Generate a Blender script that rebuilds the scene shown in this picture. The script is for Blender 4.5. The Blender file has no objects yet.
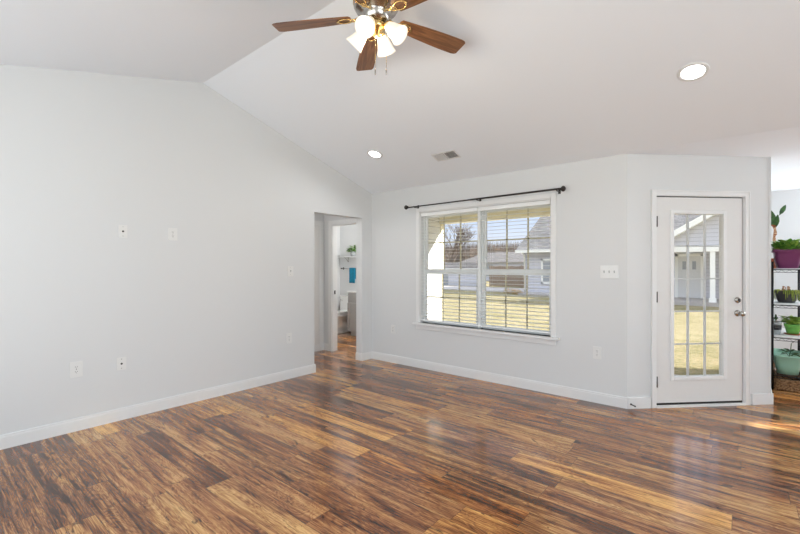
import bpy, math, random
from mathutils import Vector, Matrix
random.seed(7)
S = bpy.context.scene
COL = S.collection
PI = math.pi
def R(d): return math.radians(d)

# ------------------------------------------------------------ camera
cam_d = bpy.data.cameras.new('camera'); cam = bpy.data.objects.new('camera', cam_d); COL.objects.link(cam)
cam_d.sensor_width = 36; cam_d.lens = 36 * 411.8 / 800; cam_d.clip_start = .05; cam_d.clip_end = 400
cam.location = (0, 0, 1.36); cam.rotation_euler = (R(90), 0, R(39.87))
S.camera = cam
# ------------------------------------------------------------ exposure
S.view_settings.view_transform = 'Standard'; S.view_settings.look = 'None'
S.view_settings.exposure = 0.0; S.view_settings.gamma = 1; S.view_settings.use_curve_mapping = False
# ------------------------------------------------------------ sky
w = bpy.data.worlds.new('sky'); S.world = w; w.use_nodes = True
nt = w.node_tree; nt.nodes.clear()
o = nt.nodes.new('ShaderNodeOutputWorld'); bg = nt.nodes.new('ShaderNodeBackground')
tc = nt.nodes.new('ShaderNodeTexCoord'); sp = nt.nodes.new('ShaderNodeSeparateXYZ'); rp = nt.nodes.new('ShaderNodeValToRGB')
nt.links.new(tc.outputs['Generated'], sp.inputs[0]); nt.links.new(sp.outputs['Z'], rp.inputs[0])
rp.color_ramp.elements[0].position = 0.0; rp.color_ramp.elements[0].color = (.88, .91, .97, 1)
rp.color_ramp.elements[1].position = .45; rp.color_ramp.elements[1].color = (1.35, 1.5, 1.75, 1)
e = rp.color_ramp.elements.new(.12); e.color = (.60, .73, .95, 1)
e = rp.color_ramp.elements.new(.26); e.color = (.62, .76, 1.0, 1)
nt.links.new(rp.outputs[0], bg.inputs[0]); bg.inputs[1].default_value = 1.12
nt.links.new(bg.outputs[0], o.inputs[0])
# ------------------------------------------------------------ sun
sd = bpy.data.lights.new('sun', 'SUN'); sun = bpy.data.objects.new('sun', sd); COL.objects.link(sun)
sd.energy = 15; sd.angle = R(.6); sd.color = (1, .96, .90)
SUN_EL = 26
sun.rotation_euler = Vector((-math.cos(R(SUN_EL)) * .894, -math.cos(R(SUN_EL)) * .447, -math.sin(R(SUN_EL)))).to_track_quat('-Z', 'Y').to_euler()
# ------------------------------------------------------------ added unseen area lights that fill the room from behind and beside
def area(name, loc, aim, sx, sy, power, col=(1, 1, 1)):
    d = bpy.data.lights.new(name, 'AREA'); d.shape = 'RECTANGLE'; d.size = sx; d.size_y = sy; d.energy = power; d.color = col
    a = bpy.data.objects.new(name, d); COL.objects.link(a); a.location = loc
    a.rotation_euler = Vector(aim).to_track_quat('-Z', 'Y').to_euler()
    return a
area('rear_fill_light', (-1.6, -1.5, 1.35), (0, 1, .62), 4.2, 1.7, 88, (.86, .944, 1))
area('right_fill_light', (3.9, .4, 1.35), (-1, 0.0, .66), 3.6, 1.9, 116, (.86, .944, 1))
area('dining_side_fill_light', (3.9, 7.0, 1.5), (-1, .25, 1.2), 1.6, 1.2, 90, (.90, .96, 1))  # added to brighten the flat dining ceiling
area('dining_back_fill_light', (2.4, 7.9, 1.5), (0, -1, 1.3), 1.6, 1.2, 105, (.90, .96, 1))  # added to lift the dining ceiling; this wall has no window

# ============================================================ helpers
def tag(o, label=None, cat=None, group=None, kind=None):
    if label: o['label'] = label
    if cat: o['category'] = cat
    if group: o['group'] = group
    if kind: o['kind'] = kind
    return o
def empty(name, loc=(0, 0, 0), rz=0, rot=None):
    o = bpy.data.objects.new(name, None); COL.objects.link(o); o.location = loc
    o.rotation_euler = rot if rot else (0, 0, rz); o.empty_display_size = .05
    return o
class MB:
    def __init__(s): s.v = []; s.f = []; s.sm = []
    def add(s, vs, fs, smooth=False, M=None):
        n = len(s.v)
        for p in vs:
            p = Vector(p)
            if M is not None: p = M @ p
            s.v.append(tuple(p))
        for f in fs: s.f.append([i + n for i in f]); s.sm.append(smooth)
        return s
    def box(s, x0, y0, z0, x1, y1, z1, M=None):
        vs = [(x, y, z) for z in (z0, z1) for y in (y0, y1) for x in (x0, x1)]
        return s.add(vs, [(0, 2, 3, 1), (4, 5, 7, 6), (0, 1, 5, 4), (2, 6, 7, 3), (0, 4, 6, 2), (1, 3, 7, 5)], False, M)
    def tube(s, pts, r, seg=12, M=None, caps=True):
        pts = [Vector(p) for p in pts]
        rs = r if isinstance(r, (list, tuple)) else [r] * len(pts)
        vs = []; fs = []; up = None
        for i, p in enumerate(pts):
            d = (pts[min(i + 1, len(pts) - 1)] - pts[max(i - 1, 0)]).normalized()
            if up is None: up = Vector((0, 0, 1)) if abs(d.z) < .9 else Vector((1, 0, 0))
            a = d.cross(up).normalized(); b = a.cross(d).normalized(); up = b
            for k in range(seg):
                t = 2 * PI * k / seg; vs.append(p + rs[i] * (math.cos(t) * a + math.sin(t) * b))
        for i in range(len(pts) - 1):
            for k in range(seg):
                k2 = (k + 1) % seg
                fs.append((i * seg + k, i * seg + k2, (i + 1) * seg + k2, (i + 1) * seg + k))
        s.add(vs, fs, seg > 5, M)
        if caps:
            n = len(s.v) - len(vs)
            s.f.append([n + k for k in range(seg)][::-1]); s.sm.append(False)
            s.f.append([n + (len(pts) - 1) * seg + k for k in range(seg)]); s.sm.append(False)
        return s
    def lathe(s, prof, seg=32, M=None, sx=1, sy=1, smooth=True):
        vs = []; fs = []
        for r, z in prof:
            for k in range(seg):
                t = 2 * PI * k / seg; vs.append((r * math.cos(t) * sx, r * math.sin(t) * sy, z))
        for i in range(len(prof) - 1):
            for k in range(seg):
                k2 = (k + 1) % seg; fs.append((i * seg + k, i * seg + k2, (i + 1) * seg + k2, (i + 1) * seg + k))
        n = len(s.v); s.add(vs, fs, smooth, M)
        if prof[0][0] > 1e-6: s.f.append([n + k for k in range(seg)][::-1]); s.sm.append(False)
        if prof[-1][0] > 1e-6: s.f.append([n + (len(prof) - 1) * seg + k for k in range(seg)]); s.sm.append(False)
        return s
    def prism(s, poly, z0, z1, M=None):
        n = len(poly)
        vs = [(x, y, z0) for x, y in poly] + [(x, y, z1) for x, y in poly]
        fs = [tuple(range(n))[::-1], tuple(range(n, 2 * n))] + [(i, (i + 1) % n, n + (i + 1) % n, n + i) for i in range(n)]
        return s.add(vs, fs, False, M)
    def rprism(s, x0, y0, x1, y1, z0, z1, r, M=None, seg=5):
        pts = []
        for cx, cy, a in ((x1 - r, y1 - r, 0), (x0 + r, y1 - r, 90), (x0 + r, y0 + r, 180), (x1 - r, y0 + r, 270)):
            for k in range(seg + 1):
                t = R(a + 90 * k / seg); pts.append((cx + r * math.cos(t), cy + r * math.sin(t)))
        return s.prism(pts, z0, z1, M)
    def build(s, name, m, parent=None, bevel=0, loc=None, rot=None):
        me = bpy.data.meshes.new(name); me.from_pydata(s.v, [], s.f); me.update()
        me.polygons.foreach_set('use_smooth', s.sm)
        me.materials.append(m)
        o = bpy.data.objects.new(name, me); COL.objects.link(o)
        if parent: o.parent = parent
        if loc: o.location = loc
        if rot: o.rotation_euler = rot
        if bevel:
            b = o.modifiers.new('bevel', 'BEVEL'); b.width = bevel; b.segments = 2; b.limit_method = 'ANGLE'
        return o
def T(x, y, z): return Matrix.Translation((x, y, z))
def RX(a): return Matrix.Rotation(a, 4, 'X')
def RY(a): return Matrix.Rotation(a, 4, 'Y')
def RZ(a): return Matrix.Rotation(a, 4, 'Z')
def copy_tree(o, parent=None):
    c = o.copy(); COL.objects.link(c); c.parent = parent
    for ch in list(o.children): copy_tree(ch, c)
    return c

# ------------------------------------------------------------ materials
def srgb(r, g, b):
    return tuple(((c / 255) / 12.92 if c / 255 <= .04045 else ((c / 255 + .055) / 1.055) ** 2.4) for c in (r, g, b)) + (1,)
def mat(name, col, rough=.5, metal=0, noise=0, nscale=20, bump=0, bscale=200, emit=None, estr=0, spec=.5, col2=None, stretch=None, sss=0, trans=0):
    m = bpy.data.materials.new(name); m.use_nodes = True; n = m.node_tree; p = n.nodes['Principled BSDF']
    p.inputs['Base Color'].default_value = col; p.inputs['Roughness'].default_value = rough; p.inputs['Metallic'].default_value = metal
    p.inputs['Specular IOR Level'].default_value = spec
    tc = n.nodes.new('ShaderNodeTexCoord'); mp = n.nodes.new('ShaderNodeMapping'); n.links.new(tc.outputs['Object'], mp.inputs[0])
    if stretch: mp.inputs['Scale'].default_value = stretch
    if noise or col2:
        t = n.nodes.new('ShaderNodeTexNoise'); t.inputs['Scale'].default_value = nscale; t.inputs['Detail'].default_value = 6
        n.links.new(mp.outputs[0], t.inputs['Vector'])
        r = n.nodes.new('ShaderNodeValToRGB'); r.color_ramp.elements[0].position = .35; r.color_ramp.elements[1].position = .65
        c2 = col2 if col2 else tuple(c * (1 - noise) for c in col[:3]) + (1,)
        r.color_ramp.elements[0].color = c2; r.color_ramp.elements[1].color = col
        n.links.new(t.outputs['Fac'], r.inputs[0]); n.links.new(r.outputs[0], p.inputs['Base Color'])
    if bump:
        t = n.nodes.new('ShaderNodeTexNoise'); t.inputs['Scale'].default_value = bscale; n.links.new(mp.outputs[0], t.inputs['Vector'])
        b = n.nodes.new('ShaderNodeBump'); b.inputs['Strength'].default_value = bump; b.inputs['Distance'].default_value = .002
        n.links.new(t.outputs['Fac'], b.inputs['Height']); n.links.new(b.outputs[0], p.inputs['Normal'])
    if emit:
        p.inputs['Emission Color'].default_value = emit; p.inputs['Emission Strength'].default_value = estr
    return m
def glass(name, tint=(1, 1, 1, 1), refl=.06):
    m = bpy.data.materials.new(name); m.use_nodes = True; n = m.node_tree; n.nodes.clear()
    o = n.nodes.new('ShaderNodeOutputMaterial'); t = n.nodes.new('ShaderNodeBsdfTransparent'); g = n.nodes.new('ShaderNodeBsdfGlossy')
    mx = n.nodes.new('ShaderNodeMixShader'); f = n.nodes.new('ShaderNodeFresnel'); f.inputs[0].default_value = 1.35
    t.inputs[0].default_value = tint; g.inputs['Roughness'].default_value = .02
    n.links.new(f.outputs[0], mx.inputs[0]); n.links.new(t.outputs[0], mx.inputs[1]); n.links.new(g.outputs[0], mx.inputs[2])
    n.links.new(mx.outputs[0], o.inputs[0]); return m
def siding(name, col, pitch=.115, axis='Z'):
    m = mat(name, col, .6); n = m.node_tree; p = n.nodes['Principled BSDF']
    g = n.nodes.new('ShaderNodeNewGeometry'); s = n.nodes.new('ShaderNodeSeparateXYZ'); n.links.new(g.outputs['Position'], s.inputs[0])
    a = n.nodes.new('ShaderNodeMath'); a.operation = 'DIVIDE'; a.inputs[1].default_value = pitch; n.links.new(s.outputs[axis], a.inputs[0])
    fr = n.nodes.new('ShaderNodeMath'); fr.operation = 'FRACT'; n.links.new(a.outputs[0], fr.inputs[0])
    iv = n.nodes.new('ShaderNodeMath'); iv.operation = 'SUBTRACT'; iv.inputs[0].default_value = 1; n.links.new(fr.outputs[0], iv.inputs[1])
    b = n.nodes.new('ShaderNodeBump'); b.inputs['Strength'].default_value = 1; b.inputs['Distance'].default_value = .02
    n.links.new(iv.outputs[0], b.inputs['Height']); n.links.new(b.outputs[0], p.inputs['Normal'])
    r = n.nodes.new('ShaderNodeValToRGB'); r.color_ramp.interpolation = 'CONSTANT'
    r.color_ramp.elements[0].color = tuple(c * .62 for c in col[:3]) + (1,); r.color_ramp.elements[1].color = col; r.color_ramp.elements[1].position = .10
    n.links.new(fr.outputs[0], r.inputs[0]); n.links.new(r.outputs[0], p.inputs['Base Color'])
    return m
def shingles(name, c1, c2):
    m = mat(name, c1, .9); n = m.node_tree; p = n.nodes['Principled BSDF']
    tc = n.nodes.new('ShaderNodeTexCoord'); b = n.nodes.new('ShaderNodeTexBrick'); b.inputs['Scale'].default_value = 1
    b.inputs['Color1'].default_value = c1; b.inputs['Color2'].default_value = c2; b.inputs['Mortar'].default_value = tuple(c * .5 for c in c1[:3]) + (1,)
    b.inputs['Brick Width'].default_value = .3; b.inputs['Row Height'].default_value = .14; b.inputs['Mortar Size'].default_value = .012
    n.links.new(tc.outputs['Object'], b.inputs['Vector']); n.links.new(b.outputs[0], p.inputs['Base Color']); return m
def wood_floor():
    m = bpy.data.materials.new('vinyl_plank'); m.use_nodes = True; n = m.node_tree; p = n.nodes['Principled BSDF']; L = n.links
    def nd(t, **k):
        x = n.nodes.new(t)
        for a, v in k.items(): setattr(x, a, v)
        return x
    def ma(op, a, b=None, c=None):
        x = nd('ShaderNodeMath', operation=op)
        for i, v in enumerate((a, b, c)):
            if v is None: continue
            if isinstance(v, (int, float)): x.inputs[i].default_value = v
            else: L.new(v, x.inputs[i])
        return x.outputs[0]
    geo = nd('ShaderNodeNewGeometry'); sx = nd('ShaderNodeSeparateXYZ'); L.new(geo.outputs['Position'], sx.inputs[0])
    X, Y = sx.outputs['X'], sx.outputs['Y']
    W, LEN = .172, 1.22
    ry = ma('DIVIDE', ma('SUBTRACT', Y, 1.007), W); row = ma('FLOOR', ry); fy = ma('FRACT', ry)
    wn = nd('ShaderNodeTexWhiteNoise', noise_dimensions='1D'); L.new(row, wn.inputs['W'])
    cx = ma('ADD', ma('DIVIDE', X, LEN), ma('MULTIPLY', wn.outputs['Value'], 7.3)); colm = ma('FLOOR', cx); fx = ma('FRACT', cx)
    cb = nd('ShaderNodeCombineXYZ'); L.new(row, cb.inputs[0]); L.new(colm, cb.inputs[1])
    w2 = nd('ShaderNodeTexWhiteNoise', noise_dimensions='2D'); L.new(cb.outputs[0], w2.inputs['Vector'])
    rs = nd('ShaderNodeSeparateXYZ'); L.new(w2.outputs['Color'], rs.inputs[0])
    r1, r2, r3 = rs.outputs[0], rs.outputs[1], rs.outputs[2]
    def coord(kx, ky, off):
        c = nd('ShaderNodeCombineXYZ')
        L.new(ma('ADD', ma('MULTIPLY', X, kx), ma('MULTIPLY', r1, off)), c.inputs[0])
        L.new(ma('ADD', ma('MULTIPLY', Y, ky), ma('MULTIPLY', r2, off)), c.inputs[1])
        L.new(ma('MULTIPLY', r3, 17), c.inputs[2]); return c.outputs[0]
    def noise(co, sc, det, rg=.6, dist=0):
        t = nd('ShaderNodeTexNoise'); L.new(co, t.inputs['Vector']); t.inputs['Scale'].default_value = sc
        t.inputs['Detail'].default_value = det; t.inputs['Roughness'].default_value = rg; t.inputs['Distortion'].default_value = dist
        return t.outputs['Fac']
    big = noise(coord(1.3, 9, 60), 1, 5, .62, .9)
    strk = noise(coord(1.2, 42, 90), 1, 8, .72, .6)
    fine = noise(coord(4.5, 170, 50), 1, 3, .6, .3)
    knot = noise(coord(4.5, 16, 33), 1, 4, .55, 1.6)
    # base tone: large figure + streaks
    # wavy figure: contour lines of a slowly varying field
    fig = noise(coord(1.0, 7, 77), 1, 3, .5, 1.4)
    fl = ma('ABSOLUTE', ma('SUBTRACT', ma('FRACT', ma('MULTIPLY', fig, 22)), .5))
    v = ma('ADD', ma('MULTIPLY', big, .66), ma('MULTIPLY', strk, .62))
    v = ma('ADD', v, ma('MULTIPLY', ma('SUBTRACT', fl, .30), .20))
    v = ma('ADD', v, ma('MULTIPLY', ma('SUBTRACT', fine, .5), .34))
    v = ma('SUBTRACT', v, .05)
    v = ma('ADD', v, ma('MULTIPLY', ma('SUBTRACT', r3, .5), .13))
    rp = nd('ShaderNodeValToRGB'); cr = rp.color_ramp
    stops = [(.37, (36, 17, 8)), (.44, (78, 43, 23)), (.51, (120, 75, 45)), (.58, (154, 104, 64)), (.66, (190, 140, 86)), (.77, (220, 176, 114))]
    cr.elements[0].position = stops[0][0]; cr.elements[0].color = srgb(*stops[0][1]); cr.elements[1].position = stops[-1][0]; cr.elements[1].color = srgb(*stops[-1][1])
    for s_, c_ in stops[1:-1]: e = cr.elements.new(s_); e.color = srgb(*c_)
    L.new(v, rp.inputs[0])
    # honey coloured planks
    hue = nd('ShaderNodeMix', data_type='RGBA'); hue.blend_type = 'MULTIPLY'
    L.new(rp.outputs[0], hue.inputs[6]); hue.inputs[7].default_value = (1.22, 1.12, .84, 1)
    hf = ma('MULTIPLY', ma('GREATER_THAN', r1, .82), .9)
    L.new(hf, hue.inputs[0])
    pk = nd('ShaderNodeMix', data_type='RGBA'); pk.blend_type = 'MULTIPLY'; L.new(hue.outputs[2], pk.inputs[6])
    pk.inputs[7].default_value = (.93, .86, .88, 1); L.new(ma('LESS_THAN', r2, .4), pk.inputs[0])
    # dark knots and cracks
    kr = nd('ShaderNodeMapRange'); L.new(knot, kr.inputs[0]); kr.inputs[1].default_value = .60; kr.inputs[2].default_value = .72; kr.inputs[3].default_value = 0; kr.inputs[4].default_value = .78
    kn = nd('ShaderNodeMix', data_type='RGBA'); L.new(kr.outputs[0], kn.inputs[0]); L.new(pk.outputs[2], kn.inputs[6]); kn.inputs[7].default_value = srgb(58, 34, 24)
    crk = noise(coord(1.6, 26, 41), 1, 2, .5, 1.2)
    kc = ma('ABSOLUTE', ma('SUBTRACT', crk, .5)); kc = ma('MULTIPLY', ma('LESS_THAN', kc, .006), ma('GREATER_THAN', big, .5))
    k2 = nd('ShaderNodeMix', data_type='RGBA'); L.new(ma('MULTIPLY', kc, .75), k2.inputs[0]); L.new(kn.outputs[2], k2.inputs[6]); k2.inputs[7].default_value = srgb(45, 26, 18)
    # seams
    ey = ma('MINIMUM', fy, ma('SUBTRACT', 1, fy)); ex = ma('MINIMUM', fx, ma('SUBTRACT', 1, fx))
    seam = ma('MAXIMUM', ma('LESS_THAN', ey, .009), ma('LESS_THAN', ex, .0013))
    sm = nd('ShaderNodeMix', data_type='RGBA'); L.new(ma('MULTIPLY', seam, .6), sm.inputs[0]); L.new(k2.outputs[2], sm.inputs[6]); sm.inputs[7].default_value = srgb(50, 30, 20)
    L.new(sm.outputs[2], p.inputs['Base Color'])
    L.new(ma('ADD', .12, ma('MULTIPLY', strk, .14)), p.inputs['Roughness'])
    p.inputs['Specular IOR Level'].default_value = .45
    p.inputs['Coat Weight'].default_value = .3; p.inputs['Coat Roughness'].default_value = .10
    b = nd('ShaderNodeBump'); b.inputs['Strength'].default_value = .08; b.inputs['Distance'].default_value = .001
    L.new(ma('ADD', fine, strk), b.inputs['Height']); L.new(b.outputs[0], p.inputs['Normal'])
    return m
def blade_wood():
    m = mat('walnut_blade', srgb(134, 78, 44), .32, spec=.4); n = m.node_tree; p = n.nodes['Principled BSDF']
    tc = n.nodes.new('ShaderNodeTexCoord'); mp = n.nodes.new('ShaderNodeMapping'); mp.inputs['Scale'].default_value = (2.5, 30, 10)
    n.links.new(tc.outputs['Object'], mp.inputs[0]); t = n.nodes.new('ShaderNodeTexNoise'); t.inputs['Scale'].default_value = 1.6; t.inputs['Detail'].default_value = 8; t.inputs['Distortion'].default_value = 1.1
    n.links.new(mp.outputs[0], t.inputs['Vector']); r = n.nodes.new('ShaderNodeValToRGB')
    r.color_ramp.elements[0].position = .3; r.color_ramp.elements[0].color = srgb(92, 58, 36); r.color_ramp.elements[1].position = .7; r.color_ramp.elements[1].color = srgb(152, 106, 70)
    n.links.new(t.outputs['Fac'], r.inputs[0]); n.links.new(r.outputs[0], p.inputs['Base Color']); return m
def emissive(name, col, s):
    m = bpy.data.materials.new(name); m.use_nodes = True; p = m.node_tree.nodes['Principled BSDF']
    p.inputs['Base Color'].default_value = col; p.inputs['Emission Color'].default_value = col; p.inputs['Emission Strength'].default_value = s; return m

M = dict(
    wall=mat('wall_paint', srgb(218, 219, 219), .75, bump=.05, bscale=350, spec=.2),
    ceil=mat('ceiling_paint', srgb(243, 247, 252), .9, bump=.05, bscale=350, spec=.1),
    trim=mat('white_trim', srgb(230, 230, 229), .35, spec=.4, noise=.01),
    door=mat('door_paint', srgb(225, 224, 222), .4, spec=.4, noise=.01),
    floor=wood_floor(), blade=blade_wood(),
    vinyl=mat('white_vinyl', srgb(240, 241, 240), .35, noise=.01),
    almond=mat('almond_grille', srgb(214, 205, 172), .5, noise=.02),
    slat=mat('blind_slat', srgb(243, 243, 240), .45, noise=.01),
    plate=mat('plate_plastic', srgb(226, 226, 224), .3, noise=.01),
    slot=mat('slot_dark', srgb(60, 58, 56), .5, noise=.05),
    bronze=mat('dark_bronze', srgb(62, 58, 56), .38, .7, noise=.1),
    nickel=mat('satin_nickel', srgb(176, 172, 165), .22, 1, noise=.05),
    brass=mat('polished_brass', srgb(222, 190, 128), .18, 1, noise=.06),
    black=mat('black_metal', srgb(24, 24, 25), .4, .4, noise=.1),
    rubber=mat('dark_rubber', srgb(40, 38, 36), .7, noise=.1),
    glass=glass('clear_glass'),
    shade=mat('frosted_glass_shade', srgb(250, 246, 236), .3, emit=srgb(255, 238, 205), estr=.42, noise=.02),
    bulb=emissive('lamp_bulb', (1, .93, .8, 1), 6),
    lens=emissive('lamp_lens', (1, .99, .97, 1), 9),
    porc=mat('porcelain', srgb(238, 238, 236), .12, noise=.01),
    cab=mat('cabinet_grey', srgb(172, 172, 170), .45, noise=.02),
    quartz=mat('vanity_top', srgb(240, 240, 238), .2, noise=.03),
    teal=mat('teal_towel', srgb(20, 122, 152), .95, bump=.8, bscale=400, noise=.15),
    leaf=mat('leaf_green', srgb(128, 178, 70), .5, col2=srgb(62, 112, 40), nscale=30),
    leafl=mat('leaf_lime', srgb(178, 204, 96), .5, col2=srgb(112, 156, 58), nscale=40),
    leafd=mat('leaf_dark', srgb(62, 104, 42), .45, col2=srgb(30, 62, 26), nscale=30),
    moss=mat('trailing_moss', srgb(152, 164, 66), .8, col2=srgb(96, 116, 44), nscale=60),
    purple=mat('purple_pot', srgb(120, 54, 98), .4, noise=.12, nscale=8),
    terra=mat('terracotta', srgb(176, 96, 62), .8, noise=.12),
    blackpot=mat('black_pot', srgb(52, 50, 52), .45, noise=.2, nscale=12),
    greenpot=mat('green_pot', srgb(112, 182, 82), .4, noise=.06),
    mint=mat('mint_tub', srgb(160, 206, 184), .4, noise=.05, nscale=6),
    wicker=mat('brown_wicker', srgb(182, 142, 100), .8, col2=srgb(104, 72, 48), nscale=60),
    whitep=mat('white_plastic', srgb(236, 236, 236), .35, noise=.02),
    galv=mat('galvanised_metal', srgb(176, 182, 184), .35, .6, noise=.15),
    soil=mat('potting_soil', srgb(70, 52, 40), .95, noise=.3, nscale=80),
    stem=mat('mottled_stem', srgb(214, 178, 140), .6, col2=srgb(140, 74, 40), nscale=60),
    grass=None,
    white_side=siding('white_siding', srgb(246, 245, 240)),
    grey_side=siding('grey_siding', srgb(206, 205, 212), .16),
    ext_trim=mat('exterior_trim', srgb(250, 249, 244), .5, noise=.01),
    cream=mat('cream_trim', srgb(240, 232, 200), .55, noise=.02),
    roof=shingles('grey_shingle', srgb(140, 137, 134), srgb(108, 105, 104)),
    roofd=shingles('dark_shingle', srgb(122, 117, 114), srgb(90, 86, 84)),
    fence=siding('weathered_fence', srgb(150, 128, 106), .16, 'X'),
    conc=mat('concrete', srgb(180, 173, 168), .9, noise=.08, nscale=3),
    bark=mat('bare_bark', srgb(118, 105, 96), .9, noise=.3, nscale=8),
    twig=mat('thicket_twigs', srgb(132, 120, 110), .95, noise=.25, nscale=.6),
    orange=mat('orange_bush_leaves', srgb(216, 150, 82), .8, col2=srgb(180, 170, 90), nscale=12),
    pane=mat('dark_pane', srgb(160, 164, 170), .15, noise=.1, nscale=2),
)
sm_ = M['slat']; n = sm_.node_tree; tl = n.nodes.new('ShaderNodeBsdfTranslucent'); tl.inputs[0].default_value = srgb(246, 246, 242)
mxs = n.nodes.new('ShaderNodeMixShader'); mxs.inputs[0].default_value = .35; out_ = [x for x in n.nodes if x.type == 'OUTPUT_MATERIAL'][0]
n.links.new(n.nodes['Principled BSDF'].outputs[0], mxs.inputs[1]); n.links.new(tl.outputs[0], mxs.inputs[2]); n.links.new(mxs.outputs[0], out_.inputs[0])
g = mat('lawn_grass', srgb(212, 196, 140), .95, spec=.1); n = g.node_tree; p = n.nodes['Principled BSDF']
tcn = n.nodes.new('ShaderNodeNewGeometry')
a = n.nodes.new('ShaderNodeTexNoise'); a.inputs['Scale'].default_value = 1.1; a.inputs['Detail'].default_value = 8; a.inputs['Roughness'].default_value = .75
b_ = n.nodes.new('ShaderNodeTexNoise'); b_.inputs['Scale'].default_value = 14; b_.inputs['Detail'].default_value = 5; b_.inputs['Roughness'].default_value = .7
for q in (a, b_): n.links.new(tcn.outputs['Position'], q.inputs['Vector'])
ad = n.nodes.new('ShaderNodeMath'); ad.operation = 'ADD'; n.links.new(a.outputs['Fac'], ad.inputs[0]); n.links.new(b_.outputs['Fac'], ad.inputs[1])
r = n.nodes.new('ShaderNodeValToRGB'); r.color_ramp.elements[0].position = .42; r.color_ramp.elements[0].color = srgb(118, 112, 76)
r.color_ramp.elements[1].position = .62; r.color_ramp.elements[1].color = srgb(164, 150, 120)
e = r.color_ramp.elements.new(.5); e.color = srgb(144, 134, 100)
hm = n.nodes.new('ShaderNodeMath'); hm.operation = 'MULTIPLY'; hm.inputs[1].default_value = .5; n.links.new(ad.outputs[0], hm.inputs[0])
n.links.new(hm.outputs[0], r.inputs[0]); n.links.new(r.outputs[0], p.inputs['Base Color'])
bm_ = n.nodes.new('ShaderNodeBump'); bm_.inputs['Strength'].default_value = .6; bm_.inputs['Distance'].default_value = .05
n.links.new(b_.outputs['Fac'], bm_.inputs['Height']); n.links.new(bm_.outputs[0], p.inputs['Normal'])
M['grass'] = g

def struct(name, mb, m, parent=None, bevel=0):
    o = mb.build(name, m, parent, bevel)
    if parent is None: o['kind'] = 'structure'
    return o

# ============================================================ STRUCTURE
XL, YW, CEIL = -4.255, 4.436, 2.45
YR, ZR = 1.945, 3.246              # ridge
YB, ZB = -1.6, 2.36                # rear wall
XR, YD = 4.0, 8.0                  # right wall, dining back wall
WT = .12
BX, BY = -.863, YW                 # corner of window wall and angled wall
s2 = 2 ** -.5; DL = 1.512
EX, EY = BX + DL * s2, BY + DL * s2

f = MB(); f.box(-7.1, YB - .1, -.12, XR + .1, YW, 0)
f.prism([(-.863, YW), (XR + .1, YW), (XR + .1, YD + .1), (EX, YD + .1), (EX, EY)], -.12, 0)
f.box(-7.1, YW, -.12, XL - WT, 6.25, 0)
struct('floor', f, M['floor'])

c = MB()
def slab(poly_xyz, th=.08):
    n = len(poly_xyz); vs = list(poly_xyz) + [(x, y, z + th) for x, y, z in poly_xyz]
    c.add(vs, [tuple(range(n)), tuple(range(n, 2 * n))[::-1]] + [(i, n + i, n + (i + 1) % n, (i + 1) % n) for i in range(n)])
x0, x1 = XL - WT, XR + WT
slab([(x0, YB - .1, ZB - .025), (x1, YB - .1, ZB - .025), (x1, YR, ZR), (x0, YR, ZR)])
slab([(x0, YR, ZR), (x1, YR, ZR), (x1, YW, CEIL), (x0, YW, CEIL)])
slab([(BX, YW, CEIL), (x1, YW, CEIL), (x1, YD + .1, CEIL), (EX - .1, YD + .1, CEIL), (EX - .1, EY, CEIL)])
struct('ceiling', c, M['ceil'])
hc = MB(); hc.box(-7.1, 1.9, CEIL, XL - WT, 6.25, CEIL + .08); hs = struct('ceiling.001', hc, M['ceil'])

# left wall with gable top and the opening to the hall
def gz(y): return ZR + .03 - (.32 * (y - YR) if y > YR else .25 * (YR - y))
wl = MB()
OY0, OY1, OZ = 3.37, 4.235, 2.07
def gable(ys, zb):   # piece of the left wall between ys, from zb to the sloping top
    pts = [(ys[0], zb)] + [(ys[-1], zb)] + [(y, gz(y)) for y in reversed(ys)]
    n = len(pts); vs = [(XL, y, z) for y, z in pts] + [(XL - WT, y, z) for y, z in pts]
    wl.add(vs, [tuple(range(n)), tuple(range(n, 2 * n))[::-1]] + [(i, n + i, n + (i + 1) % n, (i + 1) % n) for i in range(n)])
gable([YB - .1, YR, OY0], 0); gable([OY0, OY1], OZ); gable([OY1, YW + .1], 0)
struct('wall_left', wl, M['wall'])

# window wall
WX0, WX1, WZ0, WZ1 = -3.36, -1.585, .61, 2.10
wf = MB()
wf.box(XL - WT, YW, -.3, WX0, YW + .16, 2.6); wf.box(WX1, YW, -.3, BX, YW + .16, 2.6)
wf.box(WX0, YW, -.3, WX1, YW + .16, WZ0); wf.box(WX0, YW, WZ1, WX1, YW + .16, 2.6)
struct('wall_front', wf, M['wall'])
wfs = MB()
wfs.box(-4.25, YW + .16, -.2, WX0, YW + .18, 2.7); wfs.box(WX1, YW + .16, -.2, BX - .1, YW + .18, 2.7)
wfs.box(WX0, YW + .16, -.2, WX1, YW + .18, WZ0); wfs.box(WX0, YW + .16, WZ1, WX1, YW + .18, 2.7)
struct('wall_porch_siding', wfs, M['white_side'])

# angled wall; local frame: x along the wall, y outward, z up
def AW(name_empty=None): return Matrix.Translation((BX, BY, 0)) @ RZ(R(45))
A = AW()
DO0, DO1, DZT = .285, 1.227, 2.06   # rough opening along the wall
wa = MB()
wa.box(0, 0, -.2, DO0, .14, 2.6, A); wa.box(DO1, 0, -.2, DL, .14, 2.6, A); wa.box(DO0, 0, DZT, DO1, .14, 2.6, A)
wa.box(DO0, 0, -.2, DO1, .14, -.01, A)
struct('wall_angled', wa, M['wall'])
wd = MB(); wd.box(EX - .12, EY - .02, -.3, EX, YD + .1, 2.6); struct('wall_dining_left', wd, M['wall'])
wd = MB(); wd.box(EX - .12, YD, 0, XR + .1, YD + .1, 2.6); struct('wall_dining_back', wd, M['wall'])
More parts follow.
